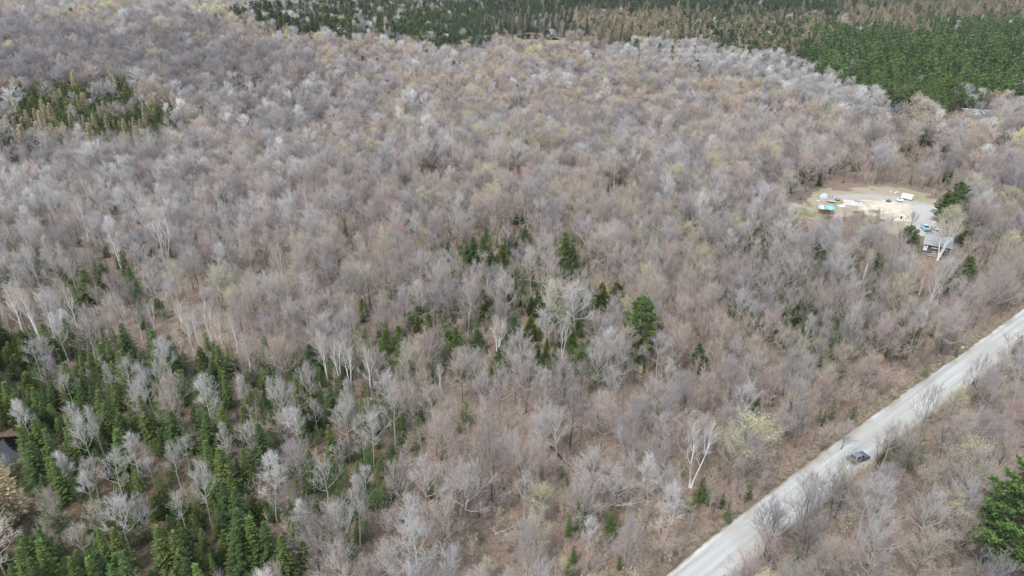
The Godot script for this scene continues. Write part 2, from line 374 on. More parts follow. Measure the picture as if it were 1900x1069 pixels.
func tufted(p: Dictionary) -> Array:
	# pines: long limbs in tiers that carry tufts of needles
	var wood := Shape.new()
	var fine := Shape.new()
	var tall: float = p.tall
	wood.tube(PackedVector3Array([Vector3(0, -0.25, 0), Vector3(rr(-0.15, 0.15), tall * 0.4, rr(-0.15, 0.15)), Vector3(rr(-0.15, 0.15), tall * 0.75, 0), Vector3(0, tall * 0.97, 0)]), PackedFloat32Array([float(p.thick) * 1.25, float(p.thick) * 0.85, float(p.thick) * 0.5, 0.04]), 7, p.bark, p.bark)
	var levels: int = p.levels
	var turn := rr(0, TAU)
	for k in levels:
		var t := lerpf(p.clear, 0.97, float(k) / (levels - 1))
		var u := (1.0 - t) / (1.0 - float(p.clear))
		var wide: float = float(p.spread) * (pow(u, 0.6) * (1.0 - 0.35 * pow(u, 5.0)) + 0.08)
		var count: int = maxi(3, int(round(float(p.per) * lerpf(0.55, 1.0, u))))
		for j in count:
			turn += TAU / count + rr(-0.35, 0.35)
			var reach := wide * rr(0.65, 1.15)
			var lift := lerpf(0.9, float(p.lift), sqrt(u)) + rr(-0.1, 0.15)
			var out := Vector3(cos(turn), lift, sin(turn)).normalized()
			var from := Vector3(0, tall * t + rr(-0.3, 0.3), 0)
			var mid := from + out * reach * 0.55
			var tip := from + out * reach + Vector3.UP * reach * 0.13
			wood.tube(PackedVector3Array([from, mid, tip]), PackedFloat32Array([0.03 + 0.018 * reach, 0.02 + 0.01 * reach, 0.015]), 3, p.limb, p.limb)
			var side := out.cross(Vector3.UP).normalized()
			var tufts := maxi(3, int(reach * float(p.dense)))
			for q in tufts:
				var w := pow((q + rng.randf()) / tufts, 0.6)
				w = lerpf(0.25, 1.02, w)
				var at := from.lerp(mid, w / 0.55) if w < 0.55 else mid.lerp(tip, (w - 0.55) / 0.45)
				at += side * rr(-1, 1) * reach * 0.3 * (1.15 - w * 0.6) + Vector3.UP * rr(-0.12, 0.35) * float(p.puff)
				for s in int(p.needles):
					var way := Vector3(rr(-1, 1), rr(-0.25, 1.1), rr(-1, 1)).normalized()
					way = (way + out * 0.35).normalized() * float(p.spray) * rr(0.7, 1.2)
					fine.leaf(at, way, way.cross(Vector3(rr(-1, 1), rr(-1, 1), rr(-1, 1))).normalized(), float(p.spray) * float(p.fat), tinted((p.leaf as Color).lerp(p.tip, rng.randf()), 0.2))
	return [wood.mesh(mats.bark), fine.mesh(mats.leaf)]


func bush(p: Dictionary) -> Array:
	var wood := Shape.new()
	var fine := Shape.new()
	var tall: float = p.tall
	for s in int(p.stems):
		var w := rr(0, TAU)
		var out := Vector3(cos(w), 0, sin(w)) * rr(0.05, float(p.splay))
		var from := out * 0.15 + Vector3.DOWN * 0.1
		var mid := from + (Vector3.UP + out * 0.6) * tall * 0.5
		var tip := mid + (Vector3.UP + out * rr(0.5, 1.2) + Vector3(rr(-0.2, 0.2), 0, rr(-0.2, 0.2))) * tall * 0.45 * rr(0.8, 1.1)
		wood.tube(PackedVector3Array([from, mid, tip]), PackedFloat32Array([p.thick, float(p.thick) * 0.7, 0.008]), 3, p.bark, p.twig)
		for q in int(p.twigs):
			var t := rr(0.25, 1.0)
			var at := from.lerp(mid, t * 2.0) if t < 0.5 else mid.lerp(tip, t * 2.0 - 1.0)
			var way := (spun(Vector3.UP, rr(0.4, 1.0)) + out * 0.3).normalized()
			var e := at + way * tall * rr(0.12, 0.26)
			fine.cone(at, e, p.twig_thick, tinted(p.twig, 0.2))
			for z in 2:
				var a2 := at.lerp(e, rr(0.3, 0.9))
				fine.cone(a2, a2 + spun(way, 0.7) * tall * rr(0.06, 0.14), float(p.twig_thick) * 0.8, tinted(p.twig, 0.2))
			if p.has("bud") and rng.randf() < 0.6:
				var bd := Vector3(rr(-1, 1), rr(0.1, 1), rr(-1, 1)).normalized() * float(p.bud_size)
				fine.leaf(e, bd, bd.cross(Vector3(rr(-1, 1), rr(-1, 1), rr(-1, 1))).normalized(), float(p.bud_size) * 0.4, tinted(p.bud, 0.2))
	return [wood.mesh(mats.bark), fine.mesh(mats.twig)]


func mix(a: Dictionary, b: Dictionary) -> Dictionary:
	var r := a.duplicate()
	r.merge(b, true)
	return r


func make_kinds() -> void:
	var wood := {"tall": 13.0, "trunk": 0.7, "clear": 0.4, "thick": 0.17, "limbs": 13, "subs": 7, "sprays": 6, "twigs": 3, "spread": 4.3, "low_lift": 0.4, "rise": 0.2, "twig_long": 1.0, "twig_thick": 0.014, "lean": 0.05, "fine": true,
		"bark": Color(0.19, 0.17, 0.155), "limb": Color(0.375, 0.351, 0.339), "twig": Color(0.367, 0.328, 0.319)}
	var coarse := {"fine": false, "limbs": 10, "subs": 6, "sprays": 5, "twigs": 4, "twig_thick": 0.027, "twig_long": 1.2}
	var tall_pale := {"tall": 14.0, "trunk": 0.78, "clear": 0.5, "thick": 0.15, "limbs": 13, "subs": 6, "spread": 3.3, "low_lift": 0.55, "rise": 0.26,
		"bark": Color(0.42, 0.4, 0.36), "limb": Color(0.475, 0.46, 0.432), "twig": Color(0.436, 0.421, 0.414)}
	var hard := {
		"maple": [mix(wood, {}), mix(wood, {"twig": Color(0.314, 0.287, 0.289), "limb": Color(0.306, 0.286, 0.281), "spread": 3.8}), mix(wood, {"twig": Color(0.413, 0.377, 0.370), "limb": Color(0.455, 0.431, 0.417), "low_lift": 0.35}), mix(wood, {"twig": Color(0.348, 0.294, 0.275), "trunk": 0.6, "spread": 4.7})],
		"tan": [mix(wood, {"twig": Color(0.395, 0.329, 0.288), "bud": Color(0.494, 0.381, 0.278), "bud_share": 0.5, "bud_size": 0.11}), mix(wood, {"twig": Color(0.406, 0.340, 0.310), "spread": 3.7, "bud": Color(0.494, 0.382, 0.316), "bud_share": 0.35, "bud_size": 0.11}), mix(wood, {"twig": Color(0.389, 0.342, 0.286), "trunk": 0.62, "bud": Color(0.476, 0.410, 0.260), "bud_share": 0.5, "bud_size": 0.11})],
		"yellow": [mix(wood, {"twig": Color(0.393, 0.370, 0.307), "limb": Color(0.416, 0.400, 0.369), "bud": Color(0.64, 0.6, 0.27), "bud_share": 0.95, "bud_size": 0.14}), mix(wood, {"twig": Color(0.413, 0.390, 0.319), "limb": Color(0.495, 0.480, 0.442), "spread": 3.6, "bud": Color(0.547, 0.519, 0.293), "bud_share": 0.6, "bud_size": 0.12})],
		"red": [mix(wood, {"twig": Color(0.386, 0.315, 0.303), "bud": Color(0.487, 0.205, 0.172), "bud_share": 0.85, "bud_size": 0.11}), mix(wood, {"twig": Color(0.405, 0.331, 0.326), "spread": 3.8, "bud": Color(0.489, 0.254, 0.226), "bud_share": 0.7, "bud_size": 0.11})],
		"dark": [mix(wood, {"bark": Color(0.085, 0.075, 0.065), "limb": Color(0.157, 0.146, 0.137), "twig": Color(0.245, 0.224, 0.219)}), mix(wood, {"bark": Color(0.1, 0.09, 0.08), "limb": Color(0.167, 0.156, 0.147), "twig": Color(0.261, 0.242, 0.245), "spread": 4.6, "trunk": 0.62})],
		"poplar": [mix(wood, tall_pale), mix(mix(wood, tall_pale), {"spread": 4.0, "low_lift": 0.4}), mix(mix(wood, tall_pale), {"twig": Color(0.516, 0.501, 0.496), "spread": 2.8, "clear": 0.52}), mix(mix(wood, tall_pale), {"twig": Color(0.356, 0.336, 0.324), "limb": Color(0.415, 0.396, 0.381), "lean": 0.12}), mix(mix(wood, tall_pale), {"limbs": 9, "spread": 3.8, "clear": 0.55, "low_lift": 0.3, "lean": 0.1, "limb": Color(0.4, 0.385, 0.36), "twig": Color(0.37, 0.35, 0.335)}), mix(mix(wood, tall_pale), {"limbs": 16, "subs": 5, "spread": 2.4, "trunk": 0.86, "clear": 0.4, "low_lift": 0.7, "limb": Color(0.44, 0.425, 0.4), "twig": Color(0.4, 0.38, 0.36)})],
		"birch": [mix(mix(wood, tall_pale), {"bark": Color(0.84, 0.825, 0.8), "limb": Color(0.8, 0.785, 0.765), "twig": Color(0.388, 0.338, 0.293), "limbs": 12, "clear": 0.42, "low_lift": 0.9, "spread": 3.6, "thick": 0.2, "subs": 6, "sprays": 5, "twigs": 3, "white": 1.0}), mix(mix(wood, tall_pale), {"bark": Color(0.84, 0.825, 0.8), "limb": Color(0.8, 0.785, 0.765), "twig": Color(0.408, 0.353, 0.312), "stems": 3, "limbs": 7, "clear": 0.5, "low_lift": 0.9, "spread": 3.0, "thick": 0.14, "lean": 0.055, "subs": 5, "sprays": 5, "twigs": 3, "white": 1.0}), mix(mix(wood, tall_pale), {"bark": Color(0.84, 0.825, 0.8), "limb": Color(0.8, 0.785, 0.765), "twig": Color(0.433, 0.402, 0.378), "stems": 2, "limbs": 7, "clear": 0.42, "low_lift": 0.95, "spread": 2.9, "thick": 0.17, "lean": 0.045, "subs": 6, "sprays": 5, "twigs": 3, "white": 1.0})],
	}
	var spruce := {"tall": 9.0, "clear": 0.03, "levels": 24, "per": 7, "spread": 2.35, "power": 0.92, "droop": 0.25, "dense": 4.6, "spray": 0.55, "fat": 0.24, "thick": 0.11, "bark": Color(0.1, 0.08, 0.06), "leaf": Color(0.055, 0.080, 0.027), "tip": Color(0.145, 0.186, 0.051)}
	var larch := {"tall": 15.0, "clear": 0.12, "levels": 26, "per": 7, "spread": 2.5, "power": 0.7, "droop": 0.12, "dense": 3.2, "spray": 0.55, "fat": 0.11, "thick": 0.15, "bark": Color(0.17, 0.14, 0.11), "leaf": Color(0.391, 0.312, 0.194), "tip": Color(0.494, 0.420, 0.252)}
	var few := {"levels": 22, "per": 7, "dense": 1.8, "spray": 0.95, "fat": 0.28}
	var cedar := {"tall": 8.0, "clear": 0.03, "count": 2000, "spread": 1.9, "spray": 0.55, "thick": 0.12, "seed": 1.0, "bark": Color(0.16, 0.12, 0.09), "leaf": Color(0.097, 0.131, 0.030), "tip": Color(0.228, 0.248, 0.060)}
	var pine := {"tall": 17.0, "clear": 0.2, "levels": 12, "per": 7, "spread": 4.4, "lift": 0.16, "dense": 7.5, "needles": 14, "puff": 1.5, "spray": 0.42, "fat": 0.17, "thick": 0.24, "bark": Color(0.14, 0.11, 0.09), "limb": Color(0.16, 0.13, 0.11), "leaf": Color(0.069, 0.117, 0.037), "tip": Color(0.172, 0.255, 0.075)}
	var red_pine := mix(pine, {"tall": 16.0, "clear": 0.45, "levels": 7, "per": 6, "spread": 2.6, "lift": 0.35, "dense": 3.2, "needles": 6, "spray": 0.6, "fat": 0.24, "bark": Color(0.2, 0.14, 0.1), "leaf": Color(0.076, 0.124, 0.039), "tip": Color(0.166, 0.241, 0.072)})
	var sapling := {"tall": 4.0, "stems": 1, "splay": 0.12, "thick": 0.03, "twigs": 34, "twig_thick": 0.018, "bark": Color(0.28, 0.24, 0.21), "twig": Color(0.4, 0.335, 0.29)}
	for k: String in hard:
		var near := []
		var far := []
		for p: Dictionary in hard[k]:
			near.append(hardwood(p))
			far.append(hardwood(mix(mix(p, coarse), {"bud_size": 0.32, "limbs": 5 if p.get("stems", 1) > 1 else 10})))
		kinds[k] = {"near": near, "far": far, "tall": float(hard[k][0].tall)}
	kinds.spruce = {"near": [spire(spruce), spire(mix(spruce, {"spread": 2.7, "leaf": Color(0.041, 0.072, 0.027), "tip": Color(0.083, 0.127, 0.039)})), spire(mix(spruce, {"spread": 1.7, "tip": Color(0.138, 0.200, 0.045)}))], "far": [spire(mix(spruce, few)), spire(mix(mix(spruce, few), {"spread": 1.4}))], "tall": 9.0}
	kinds.fir = {"near": [spire(mix(spruce, {"spread": 2.3, "levels": 18, "power": 0.7, "dense": 3.2, "leaf": Color(0.058, 0.091, 0.030), "tip": Color(0.117, 0.166, 0.048)})), tufted(mix(pine, {"tall": 9.0, "clear": 0.06, "levels": 9, "per": 6, "spread": 2.4, "dense": 3.0, "needles": 6, "thick": 0.09}))], "far": [spire(mix(spruce, few))], "tall": 9.0}
	kinds.larch = {"near": [spire(mix(mix(larch, few), {"fat": 0.22})), spire(mix(mix(larch, few), {"spread": 2.2, "leaf": Color(0.363, 0.288, 0.202), "tip": Color(0.449, 0.367, 0.252)}))], "far": [spire(mix(mix(larch, few), {"fat": 0.22})), spire(mix(mix(larch, few), {"spread": 2.2, "leaf": Color(0.363, 0.288, 0.202), "tip": Color(0.435, 0.360, 0.252)}))], "tall": 15.0}
	kinds.cedar = {"near": [fans(cedar), fans(mix(cedar, {"seed": 3.0, "spread": 2.2, "leaf": Color(0.055, 0.099, 0.030), "tip": Color(0.117, 0.152, 0.042)}))], "far": [fans(mix(cedar, {"count": 260, "spray": 1.2, "tall": 10.0})), fans(mix(cedar, {"count": 260, "spray": 1.2, "tall": 10.0, "seed": 5.0, "spread": 2.3, "leaf": Color(0.069, 0.108, 0.036), "tip": Color(0.138, 0.172, 0.054)}))], "tall": 8.0}
	kinds.pine = {"near": [tufted(pine), tufted(mix(pine, {"spread": 4.8, "clear": 0.2}))], "far": [tufted(mix(pine, {"levels": 8, "dense": 2.2, "needles": 5, "spray": 0.95}))], "tall": 17.0}
	kinds.redpine = {"near": [tufted(mix(red_pine, {"dense": 2.6, "needles": 5, "spray": 0.8})), tufted(mix(red_pine, {"dense": 2.6, "needles": 5, "spray": 0.8, "spread": 3.0}))], "far": [tufted(mix(red_pine, {"levels": 6, "dense": 1.8, "needles": 5, "spray": 1.05}))], "tall": 16.0}
	kinds.sapling = {"near": [bush(sapling), bush(mix(sapling, {"stems": 2, "splay": 0.35, "twig": Color(0.36, 0.315, 0.29)})), bush(mix(sapling, {"stems": 6, "splay": 0.7, "twigs": 12, "tall": 3.0, "twig": Color(0.42, 0.345, 0.285)})), bush(mix(sapling, {"twig": Color(0.4, 0.36, 0.26), "bud": Color(0.5, 0.46, 0.25), "bud_size": 0.12}))], "far": [], "tall": 4.0}
	kinds.sapling.near.append(bush(mix(sapling, {"tall": 4.0, "splay": 0.08, "thick": 0.022, "twigs": 16, "twig_thick": 0.012, "bark": Color(0.3, 0.27, 0.245), "twig": Color(0.38, 0.34, 0.315)})))
	kinds.sapling.near.append(bush(mix(sapling, {"tall": 4.0, "splay": 0.1, "thick": 0.028, "twigs": 12, "twig_thick": 0.012, "bark": Color(0.12, 0.1, 0.09), "twig": Color(0.26, 0.225, 0.205)})))
	kinds.sapling.far = kinds.sapling.near


# ------------------------------------------------------------------ naming

func numbered(called: String) -> String:
	var n: int = used_names.get(called, 0)
	used_names[called] = n + 1
	return called if n == 0 else "%s_%03d" % [called, n]


func tag(o: Node, label: String, category: String, group := "", kind := "") -> void:
	if label:
		o.set_meta("label", label)
	if category:
		o.set_meta("category", category)
	if group:
		o.set_meta("group", group)
	if kind:
		o.set_meta("kind", kind)


func thing(called: String, label: String, category: String, at: Vector3, turn := 0.0, group := "") -> Node3D:
	var o := Node3D.new()
	o.name = numbered(called)
	add_child(o)
	o.position = at
	o.rotation.y = turn
	tag(o, label, category, group)
	return o


func part(called: String, m: Mesh, parent: Node, at := Vector3.ZERO) -> MeshInstance3D:
	var o := MeshInstance3D.new()
	o.name = called
	o.mesh = m
	o.position = at
	parent.add_child(o, true)
	return o


func plain(called: String, col: Color, rough := 0.85, metal := 0.0) -> StandardMaterial3D:
	var m := StandardMaterial3D.new()
	m.resource_name = called
	m.albedo_color = col.linear_to_srgb()
	m.roughness = rough
	m.metallic = metal
	m.metallic_specular = 0.35
	return m


func coloured(called: String, rough := 0.9) -> StandardMaterial3D:
	var m := plain(called, Color.WHITE, rough)
	m.vertex_color_use_as_albedo = true
	m.metallic_specular = 0.25
	return m


func grain(freq: float, octaves: int, stops: Array, cells := false, salt := 1) -> NoiseTexture2D:
	var f := FastNoiseLite.new()
	f.noise_type = FastNoiseLite.TYPE_CELLULAR if cells else FastNoiseLite.TYPE_SIMPLEX_SMOOTH
	f.frequency = freq
	f.fractal_octaves = octaves
	f.seed = salt
	var t := NoiseTexture2D.new()
	t.width = 768
	t.height = 768
	t.seamless = true
	t.noise = f
	var g := Gradient.new()
	g.offsets = PackedFloat32Array()
	var offs := PackedFloat32Array()
	var cols := PackedColorArray()
	for s: Array in stops:
		offs.append(s[0])
		cols.append((s[1] as Color).linear_to_srgb())
	g.offsets = offs
	g.colors = cols
	t.color_ramp = g
	return t


func make_materials() -> void:
	mats.bark = coloured("bark", 0.95)
	mats.twig = coloured("twig", 0.95)
	mats.leaf = coloured("needle", 0.7)
	(mats.leaf as StandardMaterial3D).backlight_enabled = true
	(mats.leaf as StandardMaterial3D).backlight = Color(0.3, 0.3, 0.3)
	mats.paint = coloured("paint", 0.45)
	var litter := coloured("leaf_litter", 1.0)
	litter.albedo_texture = grain(0.035, 6, [[0.0, Color(0.5, 0.42, 0.38)], [0.35, Color(0.78, 0.72, 0.68)], [0.55, Color(0.98, 0.94, 0.9)], [0.8, Color(1.0, 1.0, 0.98)], [1.0, Color(0.8, 0.62, 0.5)]], false, 3)
	litter.uv1_triplanar = true
	litter.uv1_world_triplanar = true
	litter.uv1_scale = Vector3.ONE / 23.0
	litter.detail_enabled = true
	litter.detail_blend_mode = BaseMaterial3D.BLEND_MODE_MUL
	litter.detail_uv_layer = BaseMaterial3D.DETAIL_UV_2
	litter.detail_albedo = grain(0.16, 5, [[0.0, Color(0.3, 0.26, 0.24)], [0.3, Color(0.62, 0.58, 0.55)], [0.5, Color(0.86, 0.83, 0.8)], [0.7, Color(1.0, 0.97, 0.94)], [1.0, Color(1.0, 0.98, 0.95)]], false, 8)
	litter.uv2_triplanar = true
	litter.uv2_world_triplanar = true
	litter.uv2_scale = Vector3.ONE / 6.3
	mats.litter = litter
	var gravel := coloured("gravel", 0.95)
	gravel.albedo_texture = grain(0.06, 6, [[0.0, Color(0.5, 0.5, 0.5)], [0.35, Color(0.78, 0.78, 0.77)], [0.6, Color(0.97, 0.97, 0.96)], [1.0, Color(0.86, 0.85, 0.82)]], false, 5)
	gravel.uv1_triplanar = true
	gravel.uv1_world_triplanar = true
	gravel.uv1_scale = Vector3.ONE / 9.0
	mats.gravel = gravel


# ------------------------------------------------------------------ ground, road, clearing

const CLEARING := [126.0, -280.0, 134.0, -279.0, 148.0, -282.0, 163.0, -284.0, 170.0, -277.0, 172.0, -266.0, 170.0, -252.0, 163.0, -240.0, 155.0, -228.0, 143.0, -224.0, 134.0, -225.0, 133.0, -233.0, 137.0, -241.0, 132.0, -248.0, 124.0, -245.0, 116.0, -244.0, 99.0, -244.0, 105.0, -262.0, 118.0, -266.0]
const POND := [4.0, -872.0, 20.0, -888.0, 45.0, -860.0, 58.0, -832.0, 45.0, -826.0, 30.0, -838.0, 8.0, -846.0]
const REEDS := [-14.0, -800.0, -10.0, -860.0, 4.0, -880.0, 18.0, -892.0, 48.0, -862.0, 62.0, -830.0, 90.0, -806.0, 130.0, -790.0, 128.0, -762.0, 90.0, -768.0, 50.0, -790.0]


func ring(flat: Array) -> PackedVector2Array:
	var out := PackedVector2Array()
	for k in range(0, flat.size(), 2):
		out.append(Vector2(flat[k], flat[k + 1]))
	return out


var region_rings := []
var clearing_ring: PackedVector2Array
var pond_ring: PackedVector2Array
var reed_ring: PackedVector2Array


func region_at(x: float, z: float) -> String:
	var wob := clampf(-z * 0.03, 3.0, 22.0)
	var p := Vector2(x + noise.get_noise_2d(x * 2.5, z * 2.5) * wob * 1.6, z + noise.get_noise_2d(x * 2.5 + 400, z * 2.5) * wob * 2.2)
	for r: Array in region_rings:
		if (r[2] as Rect2).has_point(p) and Geometry2D.is_point_in_polygon(p, r[1]):
			return r[0]
	return "hardwood"


const DAMP := {"bog_edge": 0.8, "orange": 0.7, "spruce_low": 0.9, "mix_low": 0.5, "cedar_patch": 0.9, "top_mix": 0.8, "dark_cedar": 1.0, "pine_clump": 1.0, "bog_mix": 0.9, "larch_band": 0.8, "mix_right": 0.8, "spruce_top": 1.0, "plantation": 0.8, "green_right": 0.35, "centre_mix": 0.2}


func ground_colour(x: float, z: float) -> Color:
	var dry := Color(0.272, 0.221, 0.19)
	var pale := Color(0.335, 0.285, 0.243)
	var dull := Color(0.18, 0.158, 0.138)
	var n := noise.get_noise_2d(x * 1.7, z * 1.7) + 0.6 * noise.get_noise_2d(x * 9.0, z * 9.0)
	var c := dry.lerp(pale, clampf(n * 1.6, 0, 1)).lerp(dull, clampf(-n * 1.5, 0, 1))
	var damp: float = DAMP.get(region_at(x, z), 0.0)
	c = c.lerp(Color(0.13, 0.105, 0.065), damp * 0.8)
	if Geometry2D.is_point_in_polygon(Vector2(x, z), reed_ring):
		c = Color(0.43, 0.36, 0.24)
	return c


func sheet(called: String, m: Material, rows: int, cols: int, at: Callable, tint: Callable) -> MeshInstance3D:
	var s := Shape.new()
	for r in rows + 1:
		for q in cols + 1:
			var p: Vector3 = at.call(float(r) / rows, float(q) / cols)
			s.v.append(p)
			s.c.append(tint.call(p, float(r) / rows, float(q) / cols))
	s.n.resize(s.v.size())
	var w := cols + 1
	for r in rows + 1:
		for q in cols + 1:
			var dx := s.v[r * w + mini(q + 1, cols)] - s.v[r * w + maxi(q - 1, 0)]
			var dz := s.v[mini(r + 1, rows) * w + q] - s.v[maxi(r - 1, 0) * w + q]
			var up := dx.cross(dz).normalized()
			s.n[r * w + q] = up if up.y > 0 else -up
	for r in rows:
		for q in cols:
			var i := r * w + q
			var flip: bool = (s.v[i + 1] - s.v[i]).cross(s.v[i + w] - s.v[i]).y > 0
			if flip:
				s.f.append_array([i, i + w, i + 1, i + 1, i + w, i + w + 1])
			else:
				s.f.append_array([i, i + 1, i + w, i + 1, i + w + 1, i + w])
	return part(numbered(called), s.mesh(m), self)


func make_ground() -> void:
	var g := sheet("ground", mats.litter, 300, 170,
		func(r: float, q: float) -> Vector3:
			var d := -80.0 + 170.0 * r + 5200.0 * pow(r, 3.2)
			var half := 200.0 + maxf(d, 0.0) * 1.15
			var x := (q * 2.0 - 1.0) * half
			var y := land(x, -d)
			if Geometry2D.is_point_in_polygon(Vector2(x, -d), pond_ring):
				y -= 1.0
			return Vector3(x, y, -d),
		func(p: Vector3, _r: float, _q: float) -> Color: return ground_colour(p.x, p.z))
	tag(g, "", "", "", "structure")
	# the gravel road: a low crowned strip, its edges dipping under the litter
	var line := []
	for k in ROAD.size() - 1:
		var a := Vector2(ROAD[k][0], ROAD[k][1])
		var b := Vector2(ROAD[k + 1][0], ROAD[k + 1][1])
		var n := int(a.distance_to(b) / 1.2)
		for j in n:
			line.append(a.lerp(b, float(j) / n))
	var road := sheet("road", mats.gravel, line.size() - 2, 34,
		func(r: float, q: float) -> Vector3:
			var k := int(round(r * (line.size() - 2)))
			var a: Vector2 = line[maxi(k - 6, 0)]
			var b: Vector2 = line[mini(k + 7, line.size() - 1)]
			var n := (b - a).normalized().orthogonal() * -1.0
			if n.dot(Vector2(0.6, 0.8)) < 0:
				n = -n
			var wob := noise.get_noise_2d(k * 4.0, q * 300.0) * (1.8 if q < 0.02 or q > 0.98 else 0.25)
			var mid: Vector2 = (a + b) * 0.5
			var p := mid + n * (lerpf(-0.9, ROAD_WIDTH + 1.2, q) + wob)
			var edge := minf(q, 1.0 - q)
			var y := -0.08 + 0.16 * ease_step(0.0, 0.16, edge) + 0.06 * ease_step(0.1, 0.5, edge)
			if q > 0.08 and q < 0.16:
				y += 0.07
			return Vector3(p.x, land(p.x, p.y) + y, p.y),
		func(p: Vector3, _r: float, q: float) -> Color:
			var stone := Color(0.47, 0.475, 0.475)
			var rut := exp(-pow((q - 0.3) / 0.05, 2)) + exp(-pow((q - 0.5) / 0.05, 2)) + exp(-pow((q - 0.66) / 0.05, 2))
			var c := stone.lerp(Color(0.57, 0.57, 0.575), clampf(rut, 0, 1) * 0.7)
			if q > 0.07 and q < 0.15:
				c = Color(0.61, 0.61, 0.61)
			var streak := noise.get_noise_2d((p.x * 0.79 - p.z * 0.61) * 1.2, (p.x * 0.61 + p.z * 0.79) * 60.0)
			c = c.lerp(Color(0.36, 0.365, 0.36), clampf(streak * 2.2, 0, 0.85))
			c = c.lerp(Color(0.42, 0.41, 0.37), clampf(noise.get_noise_2d(p.x * 3.0, p.z * 3.0) * 1.6, 0, 0.6))
			var edge := minf(q, 1.0 - q)
			return Color(0.36, 0.32, 0.27).lerp(c, ease_step(0.02, 0.2, edge + noise.get_noise_2d(p.x * 9.0, p.z * 9.0) * 0.22)))
	tag(road, "", "", "", "structure")
	# the homestead yard: sand, gravel turning circle, grass
	var yard := sheet("yard_ground", mats.gravel, 80, 100,
		func(r: float, q: float) -> Vector3:
			var x := lerpf(96.0, 176.0, q)
			var z := lerpf(-222.0, -286.0, r)
			var inside := yard_depth(x, z)
			return Vector3(x, land(x, z) + clampf((inside - 1.2 + noise.get_noise_2d(x * 9, z * 9) * 7.0) * 0.05, -0.12, 0.05) + sand_heap(x, z), z),
		func(p: Vector3, _r: float, _q: float) -> Color: return yard_colour(p.x, p.z))
	tag(yard, "", "", "", "structure")
	var drive := sheet("driveway", mats.gravel, 40, 6,
		func(r: float, q: float) -> Vector3:
			var p := Vector2(166, -251).lerp(Vector2(196, -228), r) + Vector2(0, sin(r * 3.0) * 1.5) + Vector2(0.6, 0.8) * (q - 0.5) * 5.0
			return Vector3(p.x, land(p.x, p.y) - 0.05 + 0.12 * ease_step(0.0, 0.25, minf(q, 1.0 - q)), p.y),
		func(p: Vector3, _r: float, q: float) -> Color: return Color(0.3, 0.25, 0.2).lerp(Color(0.48, 0.46, 0.43), ease_step(0.0, 0.3, minf(q, 1.0 - q) + noise.get_noise_2d(p.x * 9, p.z * 9) * 0.1)))
	tag(drive, "", "", "", "structure")
	# dark bog water among the far trees, and a pool at the bog edge
	var water := StandardMaterial3D.new()
	water.resource_name = "bog_water"
	water.albedo_color = Color(0.03, 0.028, 0.025)
	water.roughness = 0.06
	for w: Array in [[POND, 0.25], [[86.0, -1078.0, 92.0, -1092.0, 104.0, -1088.0, 104.0, -1074.0], 0.1], [[-112.0, -104.0, -108.0, -114.0, -101.0, -115.0, -97.0, -109.0, -99.0, -103.0, -106.0, -100.0], 0.06]]:
		var s := Shape.new()
		var rim := ring(w[0])
		var mid := Vector2.ZERO
		for p in rim:
			mid += p / rim.size()
		var y := land(mid.x, mid.y) + float(w[1])
		for k in rim.size():
			var a := rim[k]
			var b := rim[(k + 1) % rim.size()]
			s.quad(Vector3(mid.x, y, mid.y), Vector3(a.x, y, a.y), Vector3(b.x, y, b.y), Vector3(b.x, y, b.y) * 0.5 + Vector3(mid.x, y, mid.y) * 0.5, Color.WHITE)
		var o := part(numbered("water"), s.mesh(water), self)
		tag(o, "", "", "", "structure")


func sand_heap(x: float, z: float) -> float:
	var h := 0.0
	for s: Array in [[146.0, -255.0, 4.0, 0.55], [152.0, -258.0, 3.0, 0.35], [140.0, -247.0, 2.5, 0.4], [150.0, -250.0, 3.5, 0.3]]:
		h += float(s[3]) * exp(-pow(Vector2(x - float(s[0]), z - float(s[1])).length() / float(s[2]), 2))
	return h


func yard_depth(x: float, z: float) -> float:
	# metres inside the yard's edge (negative outside)
	var p := Vector2(x, z)
	var best := 1e9
	for k in clearing_ring.size():
		var a := clearing_ring[k]
		var b := clearing_ring[(k + 1) % clearing_ring.size()]
		best = minf(best, p.distance_to(Geometry2D.get_closest_point_to_segment(p, a, b)))
	return best if Geometry2D.is_point_in_polygon(p, clearing_ring) else -best


